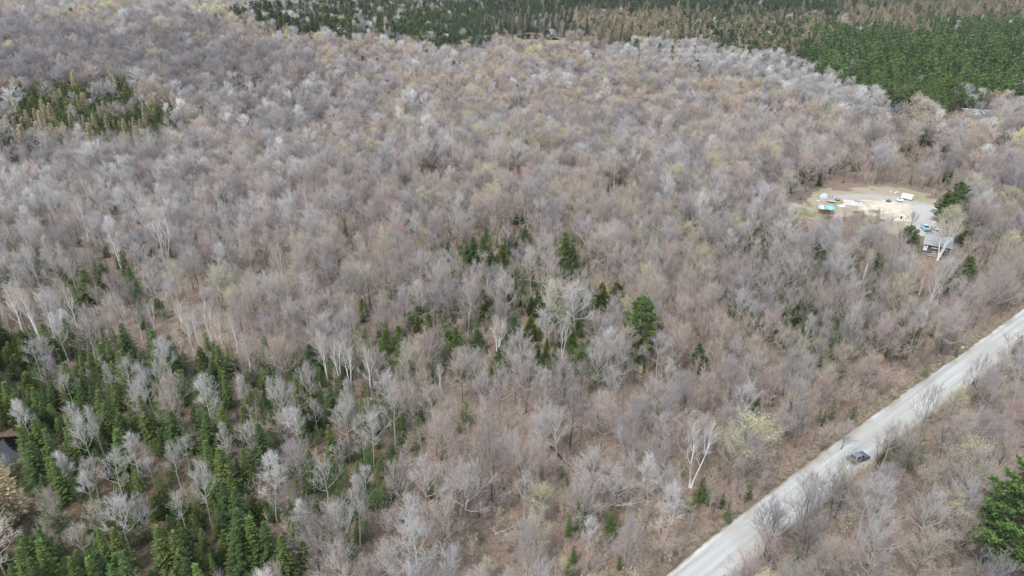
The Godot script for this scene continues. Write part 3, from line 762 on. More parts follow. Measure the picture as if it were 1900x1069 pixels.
func yard_colour(x: float, z: float) -> Color:
	var n := noise.get_noise_2d(x * 5, z * 5)
	var n2 := noise.get_noise_2d(x * 14 + 90, z * 14)
	var c := Color(0.38, 0.32, 0.25).lerp(Color(0.3, 0.275, 0.16), clampf(0.1 + n * 2.0, 0, 1))  # dry grass with green
	var sand := exp(-pow(maxf(0.0, (Vector2((x - 147.0) / 13.0, (z + 252.0) / 13.5).length() - 0.75)) / 0.22, 2))
	c = c.lerp(Color(0.66, 0.595, 0.49), clampf(sand * 1.05 + n2 * 0.9 - 0.05, 0, 1) if sand > 0.05 else 0.0)
	c = c.lerp(Color(0.4, 0.34, 0.27), clampf(noise.get_noise_2d(x * 26 + 31, z * 26) * 2.2 - 0.25, 0, 0.75))
	# the gravel track comes in from the east, past the pines, and round behind the sand
	var track := 1e9
	var way := ring([170.0, -252.0, 163.0, -254.0, 160.0, -262.0, 154.0, -268.0, 144.0, -270.0, 132.0, -268.0])
	for k in way.size() - 1:
		track = minf(track, Vector2(x, z).distance_to(Geometry2D.get_closest_point_to_segment(Vector2(x, z), way[k], way[k + 1])))
	var spur := Vector2(x, z).distance_to(Geometry2D.get_closest_point_to_segment(Vector2(x, z), Vector2(161, -256), Vector2(146, -229)))
	c = c.lerp(Color(0.42, 0.41, 0.39), clampf(1.0 - ease_step(2.2, 4.5, track + n2 * 1.5), 0, 1) * 0.85)
	c = c.lerp(Color(0.47, 0.46, 0.45), clampf(1.0 - ease_step(2.6, 5.0, spur + n2 * 1.5), 0, 1) * 0.9)
	if x < 118:
		c = c.lerp(Color(0.17, 0.185, 0.075), clampf(0.45 + n + n2, 0, 0.9))
	if x > 157 and z > -245:
		c = c.lerp(Color(0.33, 0.22, 0.15), 0.8)
	return c


# ------------------------------------------------------------------ the forest

const NAMES := {"maple": ["bare_maple_tree", "bare grey maple"], "tan": ["tan_budding_tree", "tan budding hardwood"], "yellow": ["yellow_budding_tree", "yellow-green budding hardwood"], "red": ["red_budding_maple_tree", "red-budding maple"], "dark": ["dark_bare_tree", "dark-barked bare hardwood"], "poplar": ["poplar_tree", "pale grey bare poplar"], "birch": ["white_birch_tree", "white-stemmed bare birch"], "spruce": ["spruce_tree", "dark green spruce"], "fir": ["young_conifer", "young green conifer"], "cedar": ["cedar_tree", "olive green cedar"], "pine": ["white_pine_tree", "bushy green white pine"], "redpine": ["plantation_pine_tree", "deep green plantation pine"], "larch": ["larch_tree", "tan bare larch"], "sapling": ["bare_sapling", "thin bare sapling"]}
const LOOKS := {"maple": ["", "dim ", "silvery ", "brown-tinged "], "tan": ["peach-toned ", "pinkish ", "straw-toned "], "yellow": ["", "paler "], "red": ["", "rosy "], "dark": ["", "low-branched "], "poplar": ["", "spreading ", "narrow ", "leaning ", "sparse ", "plume-shaped "], "birch": ["single ", "three-stemmed ", "twin-stemmed "], "spruce": ["", "wide ", "narrow "], "fir": ["layered ", "fluffy "], "cedar": ["", "darker "], "pine": ["", "low-limbed "], "redpine": ["", "wider "], "larch": ["", "slimmer "], "sapling": ["single ", "twin ", "shrubby ", "yellowish ", "pole-like ", "dark "]}
const FOREST := {"maple": "grey bare maple woods", "tan": "tan budding hardwood canopy", "yellow": "yellow-green budding hardwoods", "red": "red-hazed budding maples", "dark": "dark bare hardwoods", "poplar": "pale grey poplar woods", "birch": "white birches", "spruce": "dark green spruces", "fir": "young conifer undergrowth", "cedar": "olive green cedars", "pine": "white pines", "redpine": "deep green pine plantation", "larch": "tan larch woods", "sapling": "thin bare sapling undergrowth"}

# share of the planting spots used, then kinds by weight
const MIXES := {
	"hardwood": [0.94, {"maple": 34, "tan": 29, "dark": 7, "red": 6, "yellow": 11, "poplar": 10, "birch": 1, "spruce": 3}],
	"core": [1.0, {"spruce": 58, "cedar": 27, "maple": 15}],
	"core_mix": [0.95, {"spruce": 40, "cedar": 13, "poplar": 27, "maple": 20}],
	"green_patch": [0.95, {"spruce": 36, "maple": 40, "poplar": 20, "dark": 4}],
	"open_wood": [0.66, {"maple": 45, "tan": 18, "dark": 8, "poplar": 24, "yellow": 4}],
	"bog_edge": [0.95, {"cedar": 50, "spruce": 35, "poplar": 15}],
	"orange": [1.0, {"larch": 100}],
	"spruce_low": [0.92, {"spruce": 52, "poplar": 22, "maple": 10, "cedar": 11, "tan": 5}],
	"mix_low": [1.0, {"spruce": 42, "poplar": 24, "maple": 19, "tan": 5, "red": 4, "cedar": 6}],
	"cedar_patch": [1.0, {"cedar": 62, "spruce": 22, "larch": 10, "poplar": 2, "maple": 4}],
	"ridge": [1.0, {"dark": 82, "maple": 17, "yellow": 1}],
	"mix_left": [0.95, {"maple": 45, "dark": 10, "spruce": 18, "cedar": 7, "poplar": 20}],
	"dark_cedar": [1.0, {"cedar": 60, "spruce": 30, "poplar": 10}],
	"pine_clump": [1.0, {"pine": 40, "spruce": 45, "poplar": 15}],
	"top_mix": [1.0, {"spruce": 44, "cedar": 16, "poplar": 12, "maple": 24, "yellow": 4}],
	"bog_mix": [0.9, {"spruce": 60, "larch": 22, "maple": 18}],
	"larch_band": [1.0, {"larch": 78, "spruce": 21, "poplar": 1}],
	"larch_right": [1.0, {"larch": 70, "redpine": 20, "spruce": 10}],
	"mix_right": [1.0, {"spruce": 46, "larch": 37, "poplar": 5, "pine": 5, "redpine": 7}],
	"spruce_top": [1.0, {"spruce": 80, "larch": 8, "pine": 8, "poplar": 4}],
	"plantation": [1.0, {"redpine": 95, "poplar": 3, "maple": 2}],
	"pale_edge": [1.0, {"poplar": 80, "maple": 12, "spruce": 4, "yellow": 4}],
	"grey_left": [0.95, {"maple": 48, "poplar": 26, "tan": 8, "dark": 5, "spruce": 9, "birch": 3}],
	"green_right": [0.85, {"maple": 45, "poplar": 24, "tan": 12, "dark": 7, "spruce": 8, "yellow": 4}],
	"centre_mix": [0.62, {"maple": 48, "tan": 15, "dark": 16, "spruce": 9, "poplar": 9, "cedar": 3}],
}
const PHRASE := {"bog_edge": "bog edge below birch row", "orange": "golden bog strip", "spruce_low": "spruce thicket below birch row", "mix_low": "mixed wood beside birch row", "cedar_patch": "cedar swamp under grey ridge", "ridge": "dark grey ridge", "mix_left": "mixed wood under ridge", "dark_cedar": "dark cedar stand near pond", "pine_clump": "pine clump beside pond", "top_mix": "mixed wood behind hardwoods", "bog_mix": "trees around dark pond", "larch_band": "larch belt behind reeds", "larch_right": "larches behind plantation", "mix_right": "mixed belt before plantation", "spruce_top": "far spruce forest", "plantation": "pine plantation", "pale_edge": "pale edge of plantation", "grey_left": "grey wood above birches", "green_right": "green-floored wood", "centre_mix": "woods round conifer cluster", "core": "mid-forest conifer cluster", "core_mix": "evergreens left of lone pine", "green_patch": "scattered evergreen patches", "open_wood": "open leaf-strewn wood by logs"}


func phrase_at(x: float, z: float, region: String) -> String:
	var g := road_gap(x, z)
	if z > -215 and g.y < 7.0 and g.x < 0:
		return "forest-side road verge"
	if g.x > 0 and z > -215:
		return "wood across gravel road" if g.y > 16 else "verge across gravel road"
	if Vector2(x - 140, z + 212).length() < 18:
		return "trees around grey-roofed house"
	if x > 95 and x < 185 and z < -215 and z > -305:
		return "trees around sandy clearing"
	if PHRASE.has(region):
		return PHRASE[region]
	if z > -150:
		return "wood between birches and logs" if x < 10 else "near wood above road"
	if z > -215:
		return "mid-forest hardwoods" if x < 30 else "hardwoods above road"
	if z > -330:
		return "wide hardwood stand"
	return "far hardwood stand"


func in_frame(p: Vector3, slack := 1.0) -> bool:
	var c := cos(deg_to_rad(26.0))
	var s := sin(deg_to_rad(26.0))
	var up := p.y - 90.0
	var deep := -p.z * c - up * s
	var high := up * c - p.z * s
	return deep > 1 and absf(p.x / deep) < 0.74 * slack and absf(high / deep) < 0.4163 * slack


func pick(weights: Dictionary) -> String:
	var total := 0.0
	for k: String in weights:
		total += float(weights[k])
	var at := rng.randf() * total
	for k: String in weights:
		at -= float(weights[k])
		if at <= 0:
			return k
	return weights.keys()[0]


func plant(kind: String, x: float, z: float, tall: float, wide: float, region: String, hero := false) -> void:
	placed.append({"kind": kind, "at": Vector3(x, land(x, z), z), "tall": tall, "wide": wide, "turn": rng.randf() * TAU, "pick": rng.randi(), "tone": rr(0.68, 1.3) if kind not in ["spruce", "cedar", "redpine", "larch"] else rr(0.6, 1.4), "warm": rr(-0.06, 0.06), "hero": hero, "region": region})


func blocked(x: float, z: float, pad: float) -> bool:
	if z > -320:
		var g := road_gap(x, z)
		if g.x > -2.2 - pad and g.x < ROAD_WIDTH + 1.5 + pad:
			return true
		if z < -200 and z > -300 and x > 80 and x < 190:
			if yard_depth(x, z) > -1.0 - pad:
				return true
			if Geometry2D.get_closest_point_to_segment(Vector2(x, z), Vector2(166, -251), Vector2(196, -228)).distance_to(Vector2(x, z)) < 3.5 + pad:
				return true
			if Vector2(x - 139.5, z + 212.5).length() < 6.5 + pad:
				return true
		if x < -90 and Vector2(x + 104, z + 108).length() < 8.0:
			return true
	elif z < -750 and x > -20 and x < 140:
		if Geometry2D.is_point_in_polygon(Vector2(x, z), reed_ring) and (z > -845 or rng.randf() < 0.85):
			return true
		if Geometry2D.is_point_in_polygon(Vector2(x, z), pond_ring):
			return true
	return false


func hides_car(x: float, z: float) -> bool:
	var q := Vector2(67.9, -107.3)
	var p := Vector2(x, z)
	var to_eye := (-q).normalized()
	return absf((p - q).cross(to_eye)) < 3.4 and (p - q).dot(to_eye) > -3.0 and (p - q).dot(to_eye) < 11.0


func hides_hero(x: float, z: float) -> bool:
	# in the photograph the single trees and the far vehicles stand clear on the camera's side
	var p := Vector2(x, z)
	for h: Array in HEROES:
		var q := Vector2(h[1], h[2])
		if absf(p.x - q.x) > 56 or absf(p.y - q.y) > 56:
			continue
		var to_eye := (-q).normalized()
		var along := (p - q).dot(to_eye)
		var off := absf((p - q).cross(to_eye))
		var conifer: bool = h[0] in ["spruce", "cedar", "pine"]
		var reach := clampf((11.0 - 0.4 * float(h[3])) * q.length() / 90.0, 10.0 if h[0] == "pine" else 3.0, 55.0) if conifer else (9.0 if h[0] == "birch" else 3.6)
		if off < ((4.2 if h[0] == "pine" else 2.9) + clampf((q.length() - 200.0) * 0.012, 0.0, 2.5) if conifer else 3.2) and along > -2.6 and along < reach:
			return true
	if hides_car(x, z):
		return true
	for q: Vector2 in [Vector2(227.8, -422.6), Vector2(231.7, -414.2), Vector2(263.4, -419.5), Vector2(284, -426), Vector2(278, -424), Vector2(290, -428)]:
		var to_eye := (-q).normalized()
		if absf((p - q).cross(to_eye)) < 4.6 and (p - q).dot(to_eye) > -5.0 and (p - q).dot(to_eye) < 62.0:
			return true
	return false


func hides_yard(x: float, z: float) -> bool:
	# the homestead lies open towards the camera: no crown stands before the yard or the house
	if z < -560 and z > -790 and x > -20 and x < 125:
		for tall: float in [7.0, 11.0, 14.0]:
			var k := 90.0 / (90.0 - tall)
			if Geometry2D.is_point_in_polygon(Vector2(x, z) * k, reed_ring) or Geometry2D.is_point_in_polygon(Vector2(x, z) * k, pond_ring):
				return rng.randf() < 0.86
	if x < 60 or z > -170 or z < -290:
		return false
	for tall: float in [5.0, 9.0, 12.0]:
		var k := 90.0 / (90.0 - tall)
		if yard_depth(x * k, z * k) > 3.0 and rng.randf() < 0.93:
			return true
		if Vector2(x * k - 139.0, z * k + 211.5).length() < 6.5:
			return true
	return false


func scatter() -> void:
	for h: Array in HEROES:
		var region := region_at(h[1], h[2])
		var bushy := 1.55 if h[0] in ["spruce", "cedar"] and float(h[2]) > -260 else 1.0
		plant(h[0], h[1], h[2], h[3], float(h[4]) * bushy, region, true)
		if bushy > 1.0 and float(h[3]) > 4.0:
			for k in 2:
				var w := rng.randf() * TAU
				plant("fir" if rng.randf() < 0.6 else h[0], float(h[1]) + cos(w) * rr(1.4, 3.2), float(h[2]) + sin(w) * rr(1.4, 3.2), float(h[3]) * rr(0.4, 0.75), rr(1.0, 1.5), region)
		if h.size() > 5:
			for t: Dictionary in placed.slice(-3):
				if t.hero and is_equal_approx(t.at.x, h[1]):
					t.label = h[5]
	var d := 58.0
	while d < 1580.0:
		var cell := lerpf(4.9, 8.4, ease_step(280, 1100, d))
		var half := 0.78 * (0.9 * d + 39.0) + 14.0
		var x := -half
		while x < half:
			x += cell
			var px := x + rr(-0.48, 0.48) * cell
			var pz := -d + rr(-0.48, 0.48) * cell
			if blocked(px, pz, 0.0):
				continue
			var region := region_at(px, pz)
			var m: Array = MIXES[region]
			if rng.randf() > float(m[0]) * (lerpf(0.84, 1.0, ease_step(120, 290, d)) if region in ["hardwood", "green_right", "grey_left", "mix_low"] else 1.0):
				continue
			if hides_yard(px, pz) or hides_hero(px, pz) and rng.randf() < 0.88:
				continue
			var kind := pick(m[1])
			var n := noise.get_noise_2d(px * 1.1, pz * 1.1)
			if region == "hardwood":
				if kind == "tan" and n < -0.12 and rng.randf() < 0.6:
					kind = "maple"
				elif kind == "maple" and n > 0.15 and rng.randf() < 0.5:
					kind = "tan"
				if kind == "yellow" and rng.randf() < 0.35 - n:
					kind = "tan"
			var tall: float = {"maple": 12.5, "tan": 12.0, "yellow": 12.0, "red": 10.5, "dark": 12.5, "poplar": 13.5, "birch": 13.0, "spruce": 8.5, "fir": 4.0, "cedar": 8.0, "pine": 17.0, "redpine": 15.0, "larch": 13.5, "sapling": 3.5}[kind]
			if d > 500:
				tall *= {"spruce": 2.0, "cedar": 1.6, "larch": 1.4, "redpine": 1.15, "poplar": 1.1}.get(kind, 1.0)
			if region == "spruce_low":
				tall *= 1.12 if kind == "spruce" else 0.85
			if region in ["hardwood", "centre_mix", "green_right", "open_wood", "core", "core_mix", "green_patch"] and kind == "spruce":
				tall *= 0.7 if d < 300 else (1.2 if d < 500 else 0.7)
			var wide := 1.0
			if kind in ["maple", "tan", "yellow", "dark", "red", "poplar"]:
				wide = lerpf(0.9, 1.27, ease_step(120, 320, d))
			plant(kind, px, pz, tall * (rr(0.72, 1.22) if d < 250 else rr(0.62, 1.3)), wide * (rr(0.85, 1.2) if d < 250 else rr(0.68, 1.3)), region)
			if region in ["core", "core_mix", "green_patch", "spruce_low", "bog_edge", "cedar_patch", "plantation", "larch_band", "larch_right", "spruce_top", "dark_cedar", "top_mix", "mix_right"] and kind in ["spruce", "cedar", "redpine", "larch"]:
				plant(kind, px + rr(1.6, 2.6), pz + rr(-2.5, 2.5), tall * rr(0.55, 1.1), rr(0.85, 1.15), region)
				if kind != "redpine" and region != "spruce_low":
					plant(kind, px - rr(1.2, 2.6), pz + rr(-2.5, 2.5), tall * rr(0.45, 1.0), rr(0.85, 1.15), region)
		d += cell
	# undergrowth: saplings everywhere in the near wood, young conifers where the photo shows green below the crowns
	d = 62.0
	while d < 330.0:
		var cell := lerpf(1.7, 4.2, ease_step(120, 320, d))
		var half := 0.78 * (0.9 * d + 39.0) + 10.0
		var x := -half
		while x < half:
			x += cell
			var px := x + rr(-0.5, 0.5) * cell
			var pz := -d + rr(-0.5, 0.5) * cell
			if blocked(px, pz, -2.0) or hides_car(px, pz):
				continue
			var region := region_at(px, pz)
			var n := noise.get_noise_2d(px * 3.0 + 77, pz * 3.0)
			var green: float = {"green_right": 0.42, "centre_mix": 0.26, "core": 0.5, "core_mix": 0.4, "green_patch": 0.45, "mix_low": 0.45, "spruce_low": 0.35, "open_wood": 0.05, "grey_left": 0.22, "bog_edge": 0.4}.get(region, 0.03)
			if rng.randf() < green + n * 0.25 and green + n * 0.25 > 0.03:
				plant("fir", px, pz, rr(1.8, 5.6), rr(0.8, 1.4), region)
			elif region not in ["spruce_low", "bog_edge", "orange"] and rng.randf() < 0.8 + n * 0.5:
				plant("sapling", px, pz, lerpf(0.9, 7.5, pow(rng.randf(), 1.8)), rr(0.75, 1.4), region)
		d += cell


var extent := {}


func side_of(t: Dictionary) -> String:
	# where in its stand a tree shows: across the picture and front to back
	var e: Array = extent[t.where]
	var u: float = (t.at.x / (-t.at.z * 0.9 + 39.0) - float(e[0])) / maxf(float(e[1]) - float(e[0]), 0.001)
	var v: float = (t.at.z - float(e[3])) / minf(float(e[2]) - float(e[3]), -0.001)
	var across: String = ["far left", "left", "centre-left", "middle", "centre-right", "right", "far right"][clampi(int(u * 7.0), 0, 6)]
	var deep: String = ["front edge", "front", "mid-front", "mid-back", "back", "rear edge"][clampi(int(v * 6.0), 0, 5)]
	return across + ", " + deep


func grow_forest() -> void:
	var by_kind := {}
	for t: Dictionary in placed:
		if not by_kind.has(t.kind):
			by_kind[t.kind] = []
		by_kind[t.kind].append(t)
	var most := {"sapling": 200, "fir": 160, "tan": 240, "maple": 300, "redpine": 200, "larch": 160, "dark": 160}
	for kind: String in by_kind:
		var all: Array = by_kind[kind]
		for t: Dictionary in all:
			var at: Vector3 = t.at
			t.far = at.distance_to(Vector3(0, 90, 0)) - (60.0 if t.hero else 0.0) + (0.0 if in_frame(at + Vector3.UP * float(t.tall) * 0.6, 0.985) else 1e5)
		all.sort_custom(func(a: Dictionary, b: Dictionary) -> bool: return a.far < b.far)
		var singles := mini(int(most.get(kind, 300)), all.size())
		for i in singles:
			var t: Dictionary = all[i]
			t.where = phrase_at(t.at.x, t.at.z, t.region)
			var u: float = t.at.x / (-t.at.z * 0.9 + 39.0)
			if not extent.has(t.where):
				extent[t.where] = [u, u, t.at.z, t.at.z]
			var e: Array = extent[t.where]
			extent[t.where] = [minf(e[0], u), maxf(e[1], u), minf(e[2], t.at.z), maxf(e[3], t.at.z)]
	for kind: String in by_kind:
		var all: Array = by_kind[kind]
		var singles := mini(int(most.get(kind, 300)), all.size())
		var k: Dictionary = kinds[kind]
		var rest := {}
		for i in all.size():
			var t: Dictionary = all[i]
			var near: bool = (t.at as Vector3).length() < 400.0 or i < singles
			var set_of: Array = k.near if near else k.far
			var which: int = int(t.pick) % set_of.size()
			var up: float = float(t.tall) / float(k.tall)
			var out: float = up * float(t.wide)
			if i < singles and float(t.far) < 1e4:
				var look := "tall" if up > 1.12 else ("small" if up < 0.72 else "")
				if float(t.wide) > 1.15:
					look = (look + " broad-crowned").strip_edges()
				elif float(t.wide) < 0.9:
					look = (look + " slender").strip_edges()
				var where: String = t.where
				var label: String = (look + " " + LOOKS[kind][which % LOOKS[kind].size()] + NAMES[kind][1] + ", " + side_of(t) + " of " + where).strip_edges()
				if t.has("label"):
					label = t.label
				var tree := thing(NAMES[kind][0], label, "sapling" if kind == "sapling" else "tree", t.at, t.turn, NAMES[kind][1] + "s in " + where)
				tree.scale = Vector3(out, up, out)
				part("trunk", set_of[which][0], tree)
				part("crown", set_of[which][1], tree)
			else:
				var key := "%s%d" % ["near" if near else "far", which]
				if not rest.has(key):
					rest[key] = [set_of[which], []]
				rest[key][1].append(t)
		if rest.is_empty():
			continue
		var forest := Node3D.new()
		forest.name = numbered((NAMES[kind][0] as String).replace("_tree", "") + "_forest")
		add_child(forest)
		tag(forest, FOREST[kind] + " running on behind the single trees", "forest", "", "stuff")
		for key: String in rest:
			for layer in 2:
				var mm := MultiMesh.new()
				mm.transform_format = MultiMesh.TRANSFORM_3D
				mm.use_colors = true
				mm.mesh = rest[key][0][layer]
				mm.instance_count = (rest[key][1] as Array).size()
				var i := 0
				for t: Dictionary in rest[key][1]:
					var up: float = float(t.tall) / float(k.tall)
					var out: float = up * float(t.wide)
					mm.set_instance_transform(i, Transform3D(Basis(Vector3.UP, t.turn).scaled(Vector3(out, up, out)), t.at))
					var tone: float = t.tone
					mm.set_instance_color(i, Color(tone * (1.0 + float(t.warm)), tone, tone * (1.0 - float(t.warm))))
					i += 1
				var o := MultiMeshInstance3D.new()
				o.name = "trunks" if layer == 0 else "crowns"
				o.multimesh = mm
				forest.add_child(o, true)


func verge_grass() -> void:
	# straw-coloured dead grass along both road edges
	var s := Shape.new()
	for k in 34:
		var w := rr(0, TAU)
		var out := Vector3(cos(w), 0, sin(w))
		var from := out * rr(0.0, 0.35)
		s.leaf(from, Vector3.UP * rr(0.25, 0.7) + out * rr(0.05, 0.4), out.cross(Vector3.UP).normalized(), 0.018, tinted(Color(0.46, 0.4, 0.31), 0.25))
	var spots := []
	for k in ROAD.size() - 1:
		var a := Vector2(ROAD[k][0], ROAD[k][1])
		var b := Vector2(ROAD[k + 1][0], ROAD[k + 1][1])
		var n := (b - a).normalized().orthogonal()
		if n.dot(Vector2(0.6, 0.8)) < 0:
			n = -n
		for j in int(a.distance_to(b) * 26.0):
			var side := rng.randf() < 0.5
			var off := -0.9 + absf(rng.randfn(0.0, 0.9)) * -1.0 + 0.7 if side else ROAD_WIDTH + 1.0 + absf(rng.randfn(0.0, 1.1)) - 0.9
			spots.append(a.lerp(b, rng.randf()) + n * off)
	var mm := MultiMesh.new()
	mm.transform_format = MultiMesh.TRANSFORM_3D
	mm.use_colors = true
	mm.mesh = s.mesh(mats.twig)
	mm.instance_count = spots.size()
	for i in spots.size():
		var p: Vector2 = spots[i]
		var k := rr(0.5, 1.3)
		mm.set_instance_transform(i, Transform3D(Basis(Vector3.UP, rr(0, TAU)).scaled(Vector3(k, k, k)), Vector3(p.x, land(p.x, p.y), p.y)))
		var tone := rr(0.65, 1.15)
		mm.set_instance_color(i, Color(tone, tone, tone))
	var o := MultiMeshInstance3D.new()
	o.name = "verge_grass"
	o.multimesh = mm
	add_child(o)
	tag(o, "straw-coloured dead grass fringing both road edges", "grass", "", "stuff")


func _ready() -> void:
	rng.seed = 20240511
	noise.seed = 7
	noise.frequency = 0.012
	noise.fractal_octaves = 3
	var cam := Camera3D.new()
	cam.name = "camera"
	cam.fov = 45.2
	cam.near = 0.5
	cam.far = 8000.0
	add_child(cam)
	cam.position = Vector3(0, 90, 0)
	cam.rotation_degrees = Vector3(-26, 0, 0)
	cam.current = true
	var e := Environment.new()
	e.background_mode = Environment.BG_SKY
	var sky := Sky.new()
	var air := ProceduralSkyMaterial.new()
	air.sky_top_color = Color(0.825, 0.878, 0.945)
	air.sky_horizon_color = Color(0.91, 0.935, 0.965)
	air.sky_curve = 0.25
	air.energy_multiplier = 0.7
	air.ground_bottom_color = Color(0.45, 0.42, 0.4)
	air.ground_horizon_color = Color(0.8, 0.8, 0.8)
	sky.sky_material = air
	e.sky = sky
	e.tonemap_mode = Environment.TONE_MAPPER_LINEAR
	e.tonemap_exposure = 2.22
	e.fog_enabled = true
	e.fog_mode = Environment.FOG_MODE_EXPONENTIAL
	e.fog_density = 0.00006
	e.fog_light_color = Color(0.86, 0.9, 0.96)
	e.sdfgi_enabled = true
	e.ssao_enabled = true
	e.ssil_enabled = true
	var world := WorldEnvironment.new()
	world.name = "world"
	world.environment = e
	add_child(world)
	var sun := DirectionalLight3D.new()
	sun.name = "sun"
	sun.light_energy = 0.5
	sun.light_angular_distance = 11.0
	sun.light_color = Color(1.0, 0.98, 0.95)
	sun.shadow_enabled = true
	sun.rotation_degrees = Vector3(-56, -38, 0)
	add_child(sun)
	for r: Array in REGIONS:
		var poly := ring(r[1])
		var box := Rect2(poly[0], Vector2.ZERO)
		for p in poly:
			box = box.expand(p)
		region_rings.append([r[0], poly, box.grow(1.0)])
	clearing_ring = ring(CLEARING)
	pond_ring = ring(POND)
	reed_ring = ring(REEDS)
	make_materials()
	make_ground()
	make_kinds()
	scatter()
	grow_forest()
	verge_grass()
	homestead()


func block(parent: Node, called: String, at: Vector3, size: Vector3, col: Color, turn := Vector3.ZERO, m: Material = null) -> MeshInstance3D:
	# a box with chamfered upright and top edges
	var s := Shape.new()
	var e := minf(0.03, minf(size.x, minf(size.y, size.z)) * 0.2)
	s.box(Transform3D.IDENTITY, size - Vector3(e, e, e) * 2.0 * Vector3(1, 0, 1), col)
	s.box(Transform3D.IDENTITY, size - Vector3(0, e, 0) * 2.0 - Vector3(0, 0, e) * 2.0, col)
	s.box(Transform3D.IDENTITY, size - Vector3(e, e, 0) * 2.0, col)
	var o := part(called, s.mesh(m if m else mats.paint), parent, at)
	o.rotation = turn
	return o


func extruded(side: Array, belt: float, wide: float, narrow: float, col: Color) -> ArrayMesh:
	# a vehicle shell: a side outline (pairs along, up) drawn across the width, narrower above the belt line
	var s := Shape.new()
	var poly := ring(side)
	var n := poly.size()
	var half := func(p: Vector2) -> float: return wide * 0.5 if p.y <= belt else lerpf(wide, narrow, clampf((p.y - belt) / 0.45, 0, 1)) * 0.5
	for k in n:
		var a := poly[k]
		var b := poly[(k + 1) % n]
		var wa: float = half.call(a)
		var wb: float = half.call(b)
		var q := [Vector3(a.x, a.y, -wa), Vector3(b.x, b.y, -wb), Vector3(b.x, b.y, wb), Vector3(a.x, a.y, wa)]
		s.quad(q[0], q[1], q[2], q[3], col)
	var tris := Geometry2D.triangulate_polygon(poly)
	for k in range(0, tris.size(), 3):
		for sg: float in [-1.0, 1.0]:
			var base := s.v.size()
			for j in 3:
				var p := poly[tris[k + j]]
				s.v.append(Vector3(p.x, p.y, float(half.call(p)) * sg))
				s.n.append(Vector3(0, 0.1, sg).normalized())
				s.c.append(col)
			var cw: bool = (s.v[base + 1] - s.v[base]).cross(s.v[base + 2] - s.v[base]).z * sg > 0
			s.f.append_array([base, base + 2, base + 1] if cw else [base, base + 1, base + 2])
	# outward normals for the strip whichever way the outline runs
	var mid := Vector3.ZERO
	for p in poly:
		mid += Vector3(p.x, p.y, 0) / n
	for k in n:
		var base := k * 4
		var c := (s.v[base] + s.v[base + 2]) * 0.5
		if s.n[base].dot(c - mid) < 0:
			for j in 4:
				s.n[base + j] = -s.n[base + j]
			var at := k * 6
			var t := s.f[at + 1]
			s.f[at + 1] = s.f[at + 2]
			s.f[at + 2] = t
			t = s.f[at + 4]
			s.f[at + 4] = s.f[at + 5]
			s.f[at + 5] = t
	return s.mesh(mats.car_paint)


func wheel(parent: Node, at: Vector3, r: float, wide: float, rim := Color(0.5, 0.5, 0.52)) -> void:
	var tyre := Shape.new()
	var pts := PackedVector3Array([Vector3(0, 0, -wide / 2), Vector3(0, 0, -wide * 0.4), Vector3(0, 0, wide * 0.4), Vector3(0, 0, wide / 2)])
	tyre.tube(pts, PackedFloat32Array([r * 0.55, r, r, r * 0.55]), 14, Color(0.025, 0.025, 0.025), Color(0.025, 0.025, 0.025))
	var w := part("wheel", tyre.mesh(mats.rubber), parent, at)
	var disc := Shape.new()
	disc.tube(PackedVector3Array([Vector3(0, 0, -wide * 0.52), Vector3(0, 0, -wide * 0.5), Vector3(0, 0, wide * 0.5), Vector3(0, 0, wide * 0.52)]), PackedFloat32Array([0.02, r * 0.56, r * 0.56, 0.02]), 12, rim, rim)
	part("rim", disc.mesh(mats.paint), w)


func window(parent: Node, at: Vector3, size: Vector2, panes: int, turn := 0.0) -> void:
	# white frame bars round dark panes, standing proud of the wall
	var root := Node3D.new()
	root.name = "window"
	parent.add_child(root, true)
	root.position = at
	root.rotation.y = turn
	var bar := 0.11
	var frame := Shape.new()
	var white := Color(0.78, 0.78, 0.77)
	for y: float in [-1.0, 1.0]:
		frame.box(Transform3D(Basis(), Vector3(0, y * (size.y - bar) / 2, 0)), Vector3(size.x, bar, 0.1), white)
	for k in panes + 1:
		frame.box(Transform3D(Basis(), Vector3(lerpf(-(size.x - bar) / 2, (size.x - bar) / 2, float(k) / panes), 0, 0)), Vector3(bar, size.y - bar * 2.02, 0.096), white)
	part("frame", frame.mesh(mats.paint), root)
	for k in panes:
		var w := (size.x - bar) / panes
		block(root, "pane", Vector3(-(size.x - bar) / 2 + w * (k + 0.5), 0, -0.02), Vector3(w - bar, size.y - 2 * bar, 0.03), Color.WHITE, Vector3.ZERO, mats.glass)
	block(root, "sill", Vector3(0, -size.y / 2 - 0.05, 0.04), Vector3(size.x + 0.16, 0.07, 0.16), white)


func on(x: float, z: float, up := 0.0) -> Vector3:
	return Vector3(x, land(x, z) + up, z)


